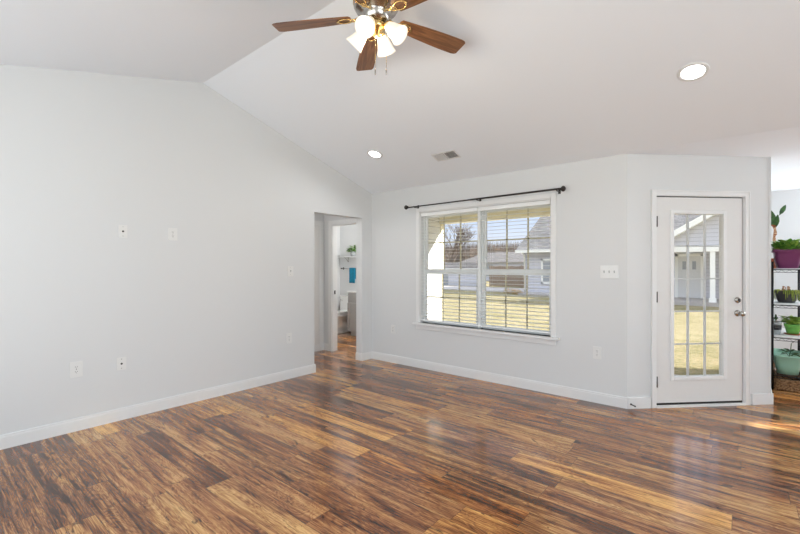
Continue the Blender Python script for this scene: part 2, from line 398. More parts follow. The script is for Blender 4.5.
# right wall: added unseen openings, a wide one and a slit shaping the floor sun strip
wr = MB()
segs = [(YB - .1, -1.4, 0, 3.4), (-1.4, 2.2, 2.1, 3.4), (2.2, 6.58, 0, 3.4), (6.58, 6.82, 0, .5), (6.58, 6.82, 2.22, 3.4), (6.82, YD + .1, 0, 3.4)]
for y0, y1, z0, z1 in segs: wr.box(XR, y0, z0, XR + .12, y1, z1)
struct('wall_right', wr, M['wall'])
wb = MB()
wb.box(XL - WT, YB - .12, 0, -3.7, YB, 2.6); wb.box(.5, YB - .12, 0, XR + .1, YB, 2.6); wb.box(-3.7, YB - .12, 0, .5, YB, .45); wb.box(-3.7, YB - .12, 2.2, .5, YB, 2.6)
struct('wall_rear', wb, M['wall'])
for i, (x0, y0, z0, x1, y1, z1) in enumerate([(-3.7, YB - .08, .45, .5, YB - .06, 2.2), (XR + .05, -1.4, 0, XR + .07, 2.2, 2.1), (XR + .05, 6.58, .5, XR + .07, 6.82, 2.22)]):  # unseen panes in openings made for light; the narrow one lets in the sun strip
    g_ = MB(); g_.box(x0, y0, z0, x1, y1, z1); o_ = struct('window_%d' % (i + 2), g_, M['glass'])
pc = MB(); pc.box(XR + .12, -2.0, 2.35, XR + 5.0, 5.2, 2.47); pc.box(XR + 4.8, -2.0, -.2, XR + 4.95, -1.85, 2.35); pc.box(XR + 4.8, 5.05, -.2, XR + 4.95, 5.2, 2.35)  # unseen roof on posts, added to keep sun out of the wide opening
struct('trim_sun_blocker', pc, M['ext_trim'])

# hall and bathroom shell
hw = MB(); hw.box(-5.425, 1.9, 0, -5.305, YW, CEIL + .02); struct('wall_hall_left', hw, M['wall'])
hw = MB(); hw.box(-5.305, 1.8, 0, XL - WT, 1.9, CEIL + .02); struct('wall_hall_end', hw, M['wall'])
BDX0, BDX1, BDZ = -5.10, -4.42, 2.04
hw = MB(); hw.box(-7.0, 4.40, 0, BDX0, 4.50, CEIL + .02); hw.box(BDX0, 4.40, BDZ, BDX1, 4.50, CEIL + .02); hw.box(BDX1, 4.40, 0, XL - WT, 4.50, CEIL + .02)
struct('wall_bath_door', hw, M['wall'])
hw = MB(); hw.box(-6.97, 4.50, 0, -6.85, 6.25, CEIL + .02); struct('wall_bath_left', hw, M['wall'])
hw = MB(); hw.box(-6.85, 6.13, 0, -4.375, 6.25, CEIL + .02); struct('wall_bath_back', hw, M['wall'])
hw = MB(); hw.box(-4.375, 4.6, -.2, -4.275, 6.3, 2.7); struct('wall_bath_right', hw, M['wall'])
hw = MB(); hw.box(-4.275, YW + .18, -.2, -4.255, 6.30, 2.8); struct('wall_wing_siding', hw, M['white_side'])
hw = MB(); hw.box(-7.1, 6.25, -.2, -4.255, 6.32, 2.8); struct('wall_wing_back', hw, M['white_side'])
hw = MB(); hw.box(-4.33, 6.24, -.2, -4.245, 6.33, 2.25); struct('trim_corner_board', hw, M['cream'])

# baseboards
BH, BT = .105, .014
def bb(name, boxes, Mx=None):
    b = MB()
    for (ax, ay, bx_, by_) in boxes:
        b.box(ax, ay, 0, bx_, by_, BH - .016, Mx)
        # thinner top bead
        dx, dy = abs(bx_ - ax), abs(by_ - ay)
        if dx > dy: b.box(ax, ay + (.004 if ay > 0 and Mx is None else 0), BH - .016, bx_, by_, BH, Mx)
        else: b.box(ax, ay, BH - .016, bx_ - .004, by_, BH, Mx)
    struct(name, b, M['trim'])
bb('baseboard_left', [(XL, YB, XL + BT, OY0 + BT), (XL - WT, OY0, XL, OY0 + BT), (XL, OY1 - BT, XL + BT, YW), (XL - WT, OY1 - BT, XL, OY1)])
bb('baseboard_front', [(XL, YW - BT, BX + .004, YW)])
bb('baseboard_angled', [(0, -BT, .236, 0), (1.30, -BT, DL + .012, 0)], A)
bb('baseboard_dining', [(EX, EY, EX + BT, YD), (EX, YD - BT, XR, YD)])
bb('baseboard_hall', [(-5.305, 1.9, -5.305 + BT, 4.40), (-7.0, 6.13 - BT, -4.375, 6.13), (-5.305, 4.40 - BT, -5.17, 4.40), (-6.85, 4.5, -6.85 + BT, 6.13)])
bb('baseboard_right', [(XR - BT, 2.2, XR, YD)])

# hall trims: bathroom door casing, side door casing
tr = MB()
tr.box(BDX0 - .075, 4.385, 0, BDX0, 4.40, BDZ + .065); tr.box(BDX0, 4.385, BDZ, BDX1 + .04, 4.40, BDZ + .065)

tr.box(BDX0, 4.40, 0, BDX0 + .012, 4.50, BDZ); tr.box(BDX1 - .012, 4.40, 0, BDX1, 4.50, BDZ); tr.box(BDX0, 4.40, BDZ - .012, BDX1, 4.50, BDZ)
struct('trim_bath_door', tr, M['trim'])
tr = MB()
tr.box(-5.305, 4.30, 0, -5.288, 4.372, 2.105); tr.box(-5.305, 3.42, 2.04, -5.288, 4.30, 2.105); tr.box(-5.305, 3.42, 0, -5.288, 3.492, 2.04); tr.box(-5.288, 4.315, 0, -5.282, 4.33, 2.09)
struct('trim_hall_door', tr, M['trim'])
dh = MB(); dh.box(-5.305, 3.492, .01, -5.297, 4.30, 2.04); struct('door_2', dh, M['door'])
# bathroom door leaf hinged on the right, swung open into the bathroom
dt = empty('door_3', (BDX1 + .002, 4.505, 0), R(91)); dt['kind'] = 'structure'
d_ = MB(); d_.box(0, -.001, .01, .655, .034, 2.02)
for a0, a1, z0, z1 in ((.10, .29, .2, .9), (.36, .555, .2, .9), (.10, .29, 1.05, 1.85), (.36, .555, 1.05, 1.85)): d_.box(a0, -.006, z0, a1, .040, z1)
d_.build('door_leaf', M['door'], dt, .003)
d_ = MB(); d_.lathe([(.012, 0), (.012, .03), (.026, .036), (.028, .05), (.018, .06), (0, .061)], 16, T(.60, -.001, .95) @ RX(R(90))); d_.build('door_knob', M['nickel'], dt)
st = MB(); st.box(BDX0 + .012, 4.43, .92, BDX0 + .0135, 4.458, .98); struct('trim_strike_plate', st, M['slot'])

# ============================================================ WINDOW
win = empty('window_1', (0, 0, 0)); win['kind'] = 'structure'
cs = MB()
cs.box(WX0 - .05, YW - .016, WZ0, WX0, YW, WZ1 + .05); cs.box(WX1, YW - .016, WZ0, WX1 + .05, YW, WZ1 + .05); cs.box(WX0, YW - .016, WZ1, WX1, YW, WZ1 + .05)
cs.build('casing', M['trim'], win, .003)
jb = MB(); JD = .15
jb.box(WX0, YW, WZ0, WX0 + .012, YW + JD, WZ1); jb.box(WX1 - .012, YW, WZ0, WX1, YW + JD, WZ1); jb.box(WX0, YW, WZ1 - .012, WX1, YW + JD, WZ1)
jb.build('jamb', M['trim'], win)
sl = MB(); sl.box(WX0 - .085, YW - .055, WZ0 - .026, WX1 + .085, YW, WZ0); sl.box(WX0, YW, WZ0 - .026, WX1, YW + .09, WZ0); sl.build('window_stool', M['trim'], win, .004)
ap = MB(); ap.box(WX0 - .05, YW - .016, WZ0 - .085, WX1 + .05, YW, WZ0 - .026); ap.build('apron', M['trim'], win, .003)
ML0, ML1 = -2.50, -2.462
mu = MB(); mu.box(ML0, YW + .04, WZ0, ML1, YW + JD, WZ1); mu.box(ML0 + .008, YW + .03, WZ0, ML1 - .008, YW + .04, WZ1); mu.build('mullion', M['vinyl'], win, .003)
for (a0, a1) in ((WX0 + .012, ML0), (ML1, WX1 - .012)):
    fr = MB(); b0 = YW + .075; b1 = YW + .14; fw = .02
    fr.box(a0, b0, WZ0, a0 + fw, b1, WZ1 - .012); fr.box(a1 - fw, b0, WZ0, a1, b1, WZ1 - .012); fr.box(a0, b0, WZ1 - .012 - fw, a1, b1, WZ1 - .012); fr.box(a0, b0, WZ0, a1, b1, WZ0 + .012)
    fr.build('window_frame', M['vinyl'], win, .002)
    for k, (z0, z1, y0) in enumerate(((WZ0 + .012, 1.335, YW + .078), (1.265, WZ1 - .032, YW + .108))):
        sa = MB(); i0 = a0 + fw; i1 = a1 - fw; sw = .022; y1 = y0 + .028
        rb = .034 if k == 0 else .04; rt = .05 if k == 0 else .035
        sa.box(i0, y0, z0, i0 + sw, y1, z1); sa.box(i1 - sw, y0, z0, i1, y1, z1); sa.box(i0 + sw, y0, z0, i1 - sw, y1, z0 + (rb if k == 0 else .07)); sa.box(i0 + sw, y0, z1 - (.07 if k == 0 else rt), i1 - sw, y1, z1)
        so = sa.build('sash', M['vinyl'], win, .002)
        g0, g1 = i0 + sw, i1 - sw; zz0 = z0 + (rb if k == 0 else .07); zz1 = z1 - (.07 if k == 0 else rt)
        gl = MB(); gl.box(g0, y0 + .012, zz0, g1, y0 + .016, zz1); gl.build('pane', M['glass'], so)
        mg = MB()
        for q in (1, 2): xm = g0 + (g1 - g0) * q / 3; mg.box(xm - .009, y0 + .018, zz0, xm + .009, y0 + .026, zz1)
        zm = (zz0 + zz1) / 2; mg.box(g0, y0 + .018, zm - .009, g1, y0 + .026, zm + .009)
        mg.build('grille', M['almond'], so)
# blinds
def make_blind(x0, x1, label):
    b = empty('window_blind', ((x0 + x1) / 2, YW + .035, WZ1 - .014)); W = (x1 - x0) / 2
    tag(b, label, 'blind', 'open slatted blinds of the double window')
    h = MB(); h.box(-W, -.028, -.048, W, .028, -.001); h.build('headrail', M['vinyl'], b, .003)
    s = MB(); H = WZ1 - .014 - WZ0; n = int((H - .085) / .0425)
    for k in range(n):
        z = -.075 - k * .0425
        t = R(2); s.box(-W + .002, -.024, -.0013, W - .002, .024, .0013, T(0, 0, z) @ RX(t))
    so = s.build('slats', M['slat'], b)
    zb = -.075 - n * .0425
    r_ = MB(); r_.box(-W, -.024, zb - .012, W, .024, zb + .004); r_.build('bottom_rail', M['vinyl'], b, .003)
    for xx in (-W * .62, W * .62):
        c_ = MB(); c_.tube([(xx, -.026, -.04), (xx, -.026, zb)], .0009, 5); c_.tube([(xx, .026, -.04), (xx, .026, zb)], .0009, 5); c_.build('ladder_cord', M['slat'], b)
    wd_ = MB(); wd_.tube([(-W + .1, -.034, -.04), (-W + .1, -.036, -.62)], .004, 8); wd_.tube([(-W + .1, -.036, -.62), (-W + .1, -.036, -.70)], .006, 8); wd_.build('tilt_wand', M['vinyl'], b)
make_blind(WX0 + .018, -2.487, 'white slatted blind, lowered and open, over the left half of the double window')
make_blind(-2.475, WX1 - .018, 'white slatted blind, lowered and open, over the right half of the double window')
# curtain rod
cr = empty('curtain_rod', (-2.48, YW - .086, 2.17)); tag(cr, 'thin dark metal curtain rod with ball finials above the double window', 'curtain rod')
b = MB(); b.tube([(-1.01, 0, -.005), (-.03, 0, 0)], .008, 12); b.build('rod', M['bronze'], cr)
b = MB(); b.tube([(-.05, 0, 0), (1.01, 0, .004)], .0105, 12); b.build('rod', M['bronze'], cr)
for sx_ in (-1, 1):
    b = MB(); b.lathe([(.011, -.03), (.016, -.026), (.012, -.018), (.022, -.012), (.030, 0), (.030, .008), (.022, .022), (.008, .03), (0, .031)], 20, T(sx_ * 1.04, 0, .0) @ RY(R(90 * sx_))); b.build('finial', M['bronze'], cr)
for xx in (-.90, .04, .98):
    b = MB(); b.box(xx - .012, .078, -.035, xx + .012, .0855, .025); b.tube([(xx, .08, -.012), (xx, 0, -.014)], .005, 8)
    b.tube([(xx, -.014, .004), (xx, -.012, -.01), (xx, 0, -.016), (xx, .012, -.01), (xx, .014, .004)], .004, 8); b.build('bracket', M['bronze'], cr)

# ============================================================ DOOR (angled wall)
def aloc(x, y, z): return A @ Vector((x, y, z))
dr = empty('door_1', (BX, BY, 0), R(45)); dr['kind'] = 'structure'
b = MB(); b.box(.243, -.016, 0, .292, 0, 2.105); b.box(1.222, -.016, 0, 1.272, 0, 2.105); b.box(.292, -.016, 2.052, 1.222, 0, 2.105)
b.box(.243, -.020, 0, .255, -.016, 2.105); b.box(1.260, -.020, 0, 1.272, -.016, 2.105); b.box(.255, -.020, 2.093, 1.26, -.016, 2.105)
b.build('door_casing', M['trim'], dr, .002)
b = MB(); b.box(.285, -.004, 0, .300, .14, 2.06); b.box(1.212, -.004, 0, 1.227, .14, 2.06); b.box(.300, -.004, 2.048, 1.212, .14, 2.06); b.build('door_frame', M['trim'], dr)
b = MB(); b.box(.2925, -.022, .0005, 1.2215, .0, .022); b.box(.300, .0, -.01, 1.212, .14, .018); b.build('threshold', M['trim'], dr)
b = MB(); b.box(.305, .006, .018, 1.207, .036, .042); b.box(.305, .008, 2.036, 1.207, .036, 2.048); b.box(1.2045, .01, .04, 1.212, .036, 2.04); b.build('weather_strip', M['rubber'], dr)
sl_ = MB(); y0, y1 = .002, .044
GX0, GX1, GZ0, GZ1 = .472, 1.007, .285, 1.885
sl_.box(.303, y0, .042, GX0, y1, 2.038); sl_.box(GX1, y0, .042, 1.204, y1, 2.038); sl_.box(GX0, y0, .042, GX1, y1, GZ0); sl_.box(GX0, y0, GZ1, GX1, y1, 2.038)
leaf = sl_.build('door_leaf', M['door'], dr)
b = MB(); o1 = .028
b.box(GX0 - o1, -.008, GZ0 - o1, GX0 + .008, .05, GZ1 + o1); b.box(GX1 - .008, -.008, GZ0 - o1, GX1 + o1, .05, GZ1 + o1)
b.box(GX0 + .008, -.008, GZ0 - o1, GX1 - .008, .05, GZ0 + .008); b.box(GX0 + .008, -.008, GZ1 - .008, GX1 - .008, .05, GZ1 + o1)
b.build('glass_moulding', M['trim'], leaf, .004)
b = MB(); b.box(GX0 + .008, .020, GZ0 + .008, GX1 - .008, .024, GZ1 - .008); b.build('pane', M['glass'], leaf)
b = MB()
for q in (1, 2): xm = GX0 + (GX1 - GX0) * q / 3; b.box(xm - .012, .026, GZ0, xm + .012, .034, GZ1); 
for q in (1, 2, 3, 4): zm = GZ0 + (GZ1 - GZ0) * q / 5; b.box(GX0, .026, zm - .007, GX1, .034, zm + .007)
b.build('grille', M['vinyl'], leaf)
for z in (.25, 1.07, 1.80):
    b = MB(); b.box(.293, -.009, z - .05, .306, .0, z + .05); b.tube([(.3, -.010, z - .052), (.3, -.010, z + .052)], .006, 10); b.build('hinge', M['bronze'], dr)
b = MB(); mm = T(1.150, .002, 1.035) @ RX(R(90))
b.lathe([(.030, 0), (.031, .008), (.027, .015), (0, .016)], 24, mm); db = b.build('deadbolt', M['nickel'], leaf)
b = MB(); b.box(-.005, -.016, .014, .005, .016, .03, mm); b.build('thumb_turn', M['slot'], db)
b = MB(); mm = T(1.150, .002, .905) @ RX(R(90))
b.lathe([(.031, 0), (.032, .006), (.027, .012), (.012, .016), (.011, .034), (.018, .040), (.0265, .05), (.0275, .06), (.023, .07), (.010, .075), (0, .0755)], 24, mm); b.build('door_knob', M['nickel'], leaf)

# door stop on the baseboard by the corner
p0 = aloc(.03, -BT, .045)
ds = empty('door_stop', p0, R(45)); tag(ds, 'small dark spring door stop on the baseboard at the corner left of the glass door', 'door stop')
b = MB(); b.lathe([(.009, 0), (.009, .004), (.005, .006)], 12, RX(R(90)))
pts = [(.0045 * math.cos(t), -.006 - .05 * t / (2 * PI * 9), .0045 * math.sin(t)) for t in [2 * PI * 9 * k / 90 for k in range(91)]]; b.tube(pts, .0013, 5); b.build('spring', M['bronze'], ds)
b = MB(); b.lathe([(.006, .055), (.007, .058), (.007, .066), (.004, .068)], 12, RX(R(90))); b.build('rubber_tip', M['rubber'], ds)

# ============================================================ PLATES
# local frame of a plate: x right, z up, y into the wall (front at -y)
def plate(kind, loc, rz, w_, h_, label, cat, name, group=None):
    e_ = empty(name, loc, rz); tag(e_, label, cat, group)
    b = MB(); b.rprism(-w_ / 2, -h_ / 2, w_ / 2, h_ / 2, 0, .006, .006, RX(R(90))); b.build('cover_plate', M['plate'], e_, .0015)
    if kind == 'outlet':
        for z in (-.0195, .0195):
            b = MB(); b.rprism(-.017, -.0145, .017, .0145, .006, .008, .008, T(0, 0, z) @ RX(R(90))); s_ = b.build('socket', M['plate'], e_)
            b = MB(); b.box(-.008, -.0088, z - .002, -.0055, -.008, z + .007); b.box(.0055, -.0088, z - .001, .008, -.008, z + .006); b.lathe([(.0026, .008), (.0026, .0088)], 10, T(0, 0, z - .008) @ RX(R(90))); b.build('slot', M['slot'], s_)
    elif kind == 'switch':
        n_ = 3 if w_ > .12 else 1
        for k in range(n_):
            x = (k - (n_ - 1) / 2) * .046
            b = MB(); b.box(x - .005, -.0068, -.012, x + .005, -.006, .012); b.box(x - .004, -.017, -.002, x + .004, -.006, .006, T(0, 0, .002)); b.build('toggle', M['cab'], e_)
    else:
        b = MB(); b.lathe([(.0085, .006), (.0085, .009), (.0045, .010), (.0045, .016), (.003, .017)], 12, RX(R(90))); b.build('jack', M['slot'] if kind == 'jack' else M['nickel'], e_)
    for z in (-h_ * .36, h_ * .36) if kind != 'outlet' else (0,):
        b = MB(); b.lathe([(.003, .006), (.003, .0068)], 8, T(0, 0, z) @ RX(R(90))); b.build('screw', M['nickel'], e_)
LW = R(90)      # front (-y) faces +x
plate('outlet', (XL, .90, .51), LW, .088, .13, 'white double power outlet low on the left wall, nearest the camera', 'outlet', 'wall_outlet')
plate('jack', (XL, 1.224, .50), LW, .072, .112, 'white cable plate with one jack low on the left wall, right of the nearest outlet', 'cable outlet', 'cable_jack')
plate('jack', (XL, 1.235, 1.678), LW, .068, .114, 'white cable plate with one dark jack high on the left wall', 'cable outlet', 'cable_jack')
plate('outlet', (XL, 1.652, 1.678), LW, .084, .120, 'white power outlet high on the left wall beside the cable plate', 'outlet', 'wall_outlet')
plate('switch', (XL, 3.003, 1.31), LW, .080, .124, 'white single light switch on the left wall beside the hall opening', 'light switch', 'light_switch')
plate('outlet', (XL, 2.982, .492), LW, .08, .124, 'white power outlet low on the left wall under the light switch by the hall opening', 'outlet', 'wall_outlet')
plate('switch', (-1.018, YW, 1.313), 0, .164, .128, 'white triple light switch between the double window and the glass door', 'light switch', 'light_switch')
plate('outlet', (-1.129, YW, .50), 0, .078, .125, 'white power outlet under the triple switch right of the double window', 'outlet', 'wall_outlet')
plate('outlet', (-3.83, YW, .475), 0, .078, .12, 'white power outlet left of the double window near the room corner', 'outlet', 'wall_outlet')

# ============================================================ CEILING FITTINGS
SL = math.atan(.32)      # slope towards the window wall
def czz(y): return ZR - .32 * (y - YR) if y > YR else ZR - .25 * (YR - y)
def downlight(x, y, label, power):
    sl = -SL if y > YR else math.atan(.25)
    e_ = empty('recessed_light', (x, y, czz(y)), rot=(sl, 0, 0)); tag(e_, label, 'ceiling light', 'recessed ceiling lights')
    b = MB(); b.lathe([(.095, 0), (.095, -.004), (.09, -.007), (.074, -.009), (.070, -.003), (.070, 0)], 40); b.build('trim_ring', M['trim'], e_)
    b = MB(); b.lathe([(.0, -.0035), (.070, -.0035), (.070, -.001), (0, -.001)], 40); b.build('lens', M['lens'], e_)
    d = bpy.data.lights.new('downlight', 'SPOT'); d.energy = power; d.spot_size = R(165); d.spot_blend = .6; d.shadow_soft_size = .06; d.color = (.96, .98, 1)
    l = bpy.data.objects.new('downlight', d); COL.objects.link(l); l.parent = e_; l.location = (0, 0, -.012)
downlight(-.275, 3.545, 'lit round recessed light in the sloped ceiling, nearer one towards the glass door', 15)
downlight(-3.40, 3.60, 'lit round recessed light in the sloped ceiling, farther one by the hall corner', 20)
ve = empty('ceiling_vent', (-2.587, 3.905, czz(3.905)), rot=(-SL, 0, R(0))); tag(ve, 'white rectangular air vent in the sloped ceiling above the double window', 'vent')
b = MB(); hw_, hh = .155, .08
b.box(-hw_, -hh, -.005, -hw_ + .02, hh, 0); b.box(hw_ - .02, -hh, -.005, hw_, hh, 0); b.box(-hw_ + .02, -hh, -.005, hw_ - .02, -hh + .02, 0); b.box(-hw_ + .02, hh - .02, -.005, hw_ - .02, hh, 0); b.box(-.006, -hh + .02, -.005, .006, hh - .02, 0); b.build('frame', M['trim'], ve, .001)
b = MB(); b.box(-hw_ + .02, -hh + .02, -.0012, hw_ - .02, hh - .02, -.0004); b.build('duct_opening', M['rubber'], ve)
b = MB()
for k in range(9):
    x = .0145 + k * .0142
    b.box(-.0072, -hh + .02, -.0006, .0072, hh - .02, .0006, T(x, 0, -.0055) @ RY(R(28)))
b.build('louvre', M['trim'], ve)
b = MB()
for k in range(9):
    x = -.128 + k * .0142
    b.box(-.0055, -hh + .02, -.0005, .0055, hh - .02, .0005, T(x, 0, -.007) @ RY(R(-62)))
b.build('louvre', M['trim'], ve)

# ------------------------------------------------------------ ceiling fan
FX, FY, FZ = -1.81, 1.93, 2.965
fan = empty('ceiling_fan', (FX, FY, ZR)); tag(fan, 'five-blade walnut ceiling fan with brass fittings and four lit glass shades, hanging from the ridge', 'ceiling fan')
dz = FZ - ZR
b = MB(); b.lathe([(.055, .03), (.075, -.02), (.078, -.05), (.04, -.07), (.03, -.10), (.03, -.13)], 40); b.build('canopy', M['brass'], fan)
b = MB(); b.lathe([(.03, dz + .20), (.09, dz + .185), (.135, dz + .15), (.145, dz + .11), (.145, dz + .06), (.13, dz + .035), (.10, dz + .02), (.09, dz + .0), (.085, dz - .03), (.06, dz - .045)], 48); mo = b.build('motor_housing', M['nickel'], fan)
b = MB(); b.lathe([(.1465, dz + .075), (.149, dz + .08), (.149, dz + .09), (.1465, dz + .095)], 48); b.build('accent_ring', M['brass'], mo)
b = MB(); b.lathe([(.06, dz - .045), (.062, dz - .06), (.055, dz - .085), (.03, dz - .10), (.02, dz - .125), (.012, dz - .135), (0, dz - .137)], 40); fitter = b.build('light_fitter', M['brass'], fan)
def blade_bm():
    b = MB(); L0, L1 = .175, .675; top = []; N = 14
    for k in range(N + 1):
        t = k / N; x = L0 + (L1 - L0) * t
        hwid = .048 + .024 * math.sin(min(1, t * 1.15) * PI / 2)
        top.append((x, hwid))
    pts = [(L0 - .012, .030)] + top[:-1] + [(L1 - .012, .0665), (L1 + .001, .056)]
    poly = pts + [(x - (.0), -y) for x, y in reversed(pts)]
    b.prism(poly, -.003, .003); return b
def iron_bm():
    b = MB()
    b.tube([(.08, 0, .012), (.11, 0, .004), (.14, 0, -.004)], [.010, .008, .007], 8)
    def ring(cx, rx, ry):
        b.tube([(cx + rx * math.cos(2 * PI * k / 24), ry * math.sin(2 * PI * k / 24), -.0075) for k in range(25)], .0045, 6)
    ring(.205, .048, .030); ring(.155, .018, .016)
    b.lathe([(.010, -.011), (.008, -.004)], 12, T(.253, 0, 0)); return b
bl0 = None
for k in range(5):
    a = R(213.2 - 72 * k)
    Mx = T(0, 0, dz) @ RZ(a) @ RY(R(2.2)) @ RX(R(-11))
    if bl0 is None:
        bl = blade_bm().build('blade', M['blade'], fan, .002); ir = iron_bm().build('blade_iron', M['brass'], fan); bl0, ir0 = bl, ir
    else:
        bl = bl0.copy(); COL.objects.link(bl); ir = ir0.copy(); COL.objects.link(ir)
    bl.matrix_local = Mx; ir.matrix_local = Mx
sh0 = None
for k, ad in enumerate((-72, 18, 108, 198)):
    a = R(ad)
    arm = MB(); pz = dz - .065
    arm.tube([(.03, 0, pz), (.055, 0, pz + .005), (.075, 0, pz - .002), (.088, 0, pz - .014)], .009, 10)
    ao = arm.build('light_arm', M['brass'], fan, rot=(0, 0, a))
    Ms = RZ(a) @ T(.080, 0, pz - .008) @ RY(R(180 - 46))
    s_ = MB(); prof = [(.020, 0), (.027, .004), (.036, .025), (.043, .05), (.050, .08), (.058, .105), (.064, .118), (.0615, .118), (.055, .104), (.047, .08), (.040, .05), (.033, .025), (.018, .006)]
    s_.lathe(prof[:-1] + [(.018, .006)], 32)
    so = s_.build('glass_shade', M['shade'], fan); so.matrix_local = Ms
    bb_ = MB(); bb_.lathe([(.012, .004), (.014, .03), (.024, .055), (.028, .072), (.022, .09), (0, .098)], 20); bo = bb_.build('bulb', M['bulb'], so)
    h_ = MB(); h_.lathe([(.021, -.016), (.026, -.012), (.027, .004), (.022, .006)], 20); h_.build('socket_cup', M['brass'], so)
    d = bpy.data.lights.new('fan_lamp', 'SPOT'); d.energy = 5; d.color = (1, .86, .66); d.spot_size = R(150); d.spot_blend = .5; d.shadow_soft_size = .05
    l = bpy.data.objects.new('fan_lamp', d); COL.objects.link(l); l.parent = so; l.location = (0, 0, .125); l.rotation_euler = (PI, 0, 0)
d = bpy.data.lights.new('fan_glow', 'POINT'); d.energy = 4.5; d.color = (1, .82, .58); d.shadow_soft_size = .04
l = bpy.data.objects.new('fan_glow', d); COL.objects.link(l); l.parent = fan; l.location = (0, 0, dz - .16)
for (x, y, z1) in ((.036, -.048, -.40), (.050, .040, -.372)):
    b = MB(); 
    b.tube([(x, y, dz - .09), (x, y, dz + z1 + .04)], .0012, 6); po = b.build('pull_chain', M['brass'], fan)
    b = MB(); b.lathe([(.002, .036), (.004, .03), (.0045, .01), (.003, 0)], 10, T(x, y, dz + z1)); b.build('chain_fob', M['nickel'], po)

# ============================================================ BATHROOM
to = empty('toilet', (-6.42, 6.13, 0)); tag(to, 'white toilet with closed lid seen through the bathroom doorway', 'toilet')
# local: tank at y ~ -.1, bowl towards -y
b = MB(); b.rprism(-.215, -.20, .215, -.02, .37, .72, .035); b.build('tank', M['porc'], to, .008)
b = MB(); b.rprism(-.228, -.212, .228, -.012, .722, .755, .03); b.build('tank_lid', M['porc'], to, .006)
def ell(cx, cy, rx, ry, z, n=32): return [(cx + rx * math.cos(2 * PI * k / n), cy + ry * math.sin(2 * PI * k / n), z) for k in range(n)]
def loft(b, rings, caps=True):
    n = len(rings[0]); vs = [p for r_ in rings for p in r_]; fs = []
    for i in range(len(rings) - 1):
        for k in range(n): fs.append((i * n + k, i * n + (k + 1) % n, (i + 1) * n + (k + 1) % n, (i + 1) * n + k))
    m0 = len(b.v); b.add(vs, fs, True)
    if caps: b.f.append([m0 + k for k in range(n)][::-1]); b.sm.append(False); b.f.append([m0 + (len(rings) - 1) * n + k for k in range(n)]); b.sm.append(False)
    return b
b = MB(); loft(b, [ell(0, -.40, .115, .27, 0), ell(0, -.40, .112, .27, .03), ell(0, -.40, .10, .255, .10), ell(0, -.42, .105, .25, .20), ell(0, -.44, .145, .25, .29), ell(0, -.45, .18, .255, .36), ell(0, -.455, .188, .26, .395)]); b.box(-.10, -.25, .02, .10, -.03, .38); b.build('bowl', M['porc'], to)
b = MB(); loft(b, [ell(0, -.452, .190, .262, .398), ell(0, -.452, .195, .267, .405), ell(0, -.452, .192, .264, .418)]); b.build('seat', M['porc'], to)
b = MB(); loft(b, [ell(0, -.450, .188, .262, .422), ell(0, -.450, .192, .266, .432), ell(0, -.450, .178, .25, .446), ell(0, -.450, .1, .15, .452)]); b.build('lid', M['porc'], to)
b = MB(); b.tube([(-.17, -.205, .66), (-.17, -.222, .66)], .008, 10); b.tube([(-.17, -.222, .66), (-.10, -.226, .655)], .006, 8); b.build('flush_handle', M['nickel'], to)
va = empty('vanity_cabinet', (-5.57, 6.13, 0)); tag(va, 'light grey bathroom vanity with panelled door and drawer, right of the toilet', 'cabinet')
b = MB(); b.box(-.45, -.53, .09, .45, -.002, .855); b.box(-.44, -.46, .0, .44, -.02, .09); b.build('body', M['cab'], va)
b = MB(); b.box(-.465, -.548, .857, .465, -.002, .885); b.build('countertop', M['quartz'], va, .004)
for x0, x1 in ((-.435, -.01), (.01, .435)):
    d_ = MB(); d_.box(x0, -.549, .11, x1, -.531, .655)
    for a0, a1, z0, z1 in ((x0, x0 + .05, .11, .655), (x1 - .05, x1, .11, .655), (x0 + .05, x1 - .05, .11, .16), (x0 + .05, x1 - .05, .605, .655)): d_.box(a0, -.561, z0, a1, -.549, z1)
    do = d_.build('door', M['cab'], va, .001)
    kx = x1 - .03 if x0 < -.1 else x0 + .03
    k_ = MB(); k_.lathe([(.005, 0), (.005, .012), (.012, .018), (.012, .024), (0, .026)], 12, T(kx, -.555, .60) @ RX(R(90))); k_.build('knob', M['nickel'], do)
    d_ = MB(); d_.box(x0, -.549, .69, x1, -.531, .835); d_.box(x0 + .035, -.557, .72, x1 - .035, -.549, .805); d_.build('drawer', M['cab'], va, .001)
# shelf over the toilet
sf = empty('wall_shelf', (-6.40, 6.13, 1.585)); tag(sf, 'white wall shelf above the toilet holding a small plant', 'shelf')
b = MB(); b.box(-.40, -.14, -.018, .40, -.001, 0); b.build('board', M['whitep'], sf, .002)
for x in (-.18, .2):
    b = MB(); b.box(x - .012, -.006, -.12, x + .012, -.001, -.018); b.tube([(x, -.006, -.11), (x, -.06, -.05), (x, -.12, -.02)], .005, 8); b.build('bracket', M['nickel'], sf)
def leaf_mesh(b, base, direction, length, width, curl=.3, side=None):
    d = Vector(direction).normalized(); up = Vector((0, 0, 1)) if abs(d.z) < .95 else Vector((1, 0, 0))
    s_ = Vector(side).normalized() if side else d.cross(up).normalized(); nrm = s_.cross(d).normalized(); base = Vector(base)
    pr = [(0, .08), (.25, .75), (.5, 1), (.78, .65), (1, .0)]
    vs = []
    for t, w_ in pr:
        c_ = base + d * length * t - nrm * (curl * length * t * t)
        vs += [c_ - s_ * width * .5 * w_ + nrm * width * .12 * w_, c_, c_ + s_ * width * .5 * w_ + nrm * width * .12 * w_]
    fs = []
    for i in range(4): q = i * 3; fs += [(q, q + 1, q + 4, q + 3), (q + 1, q + 2, q + 5, q + 4)]
    b.add(vs, fs, True)
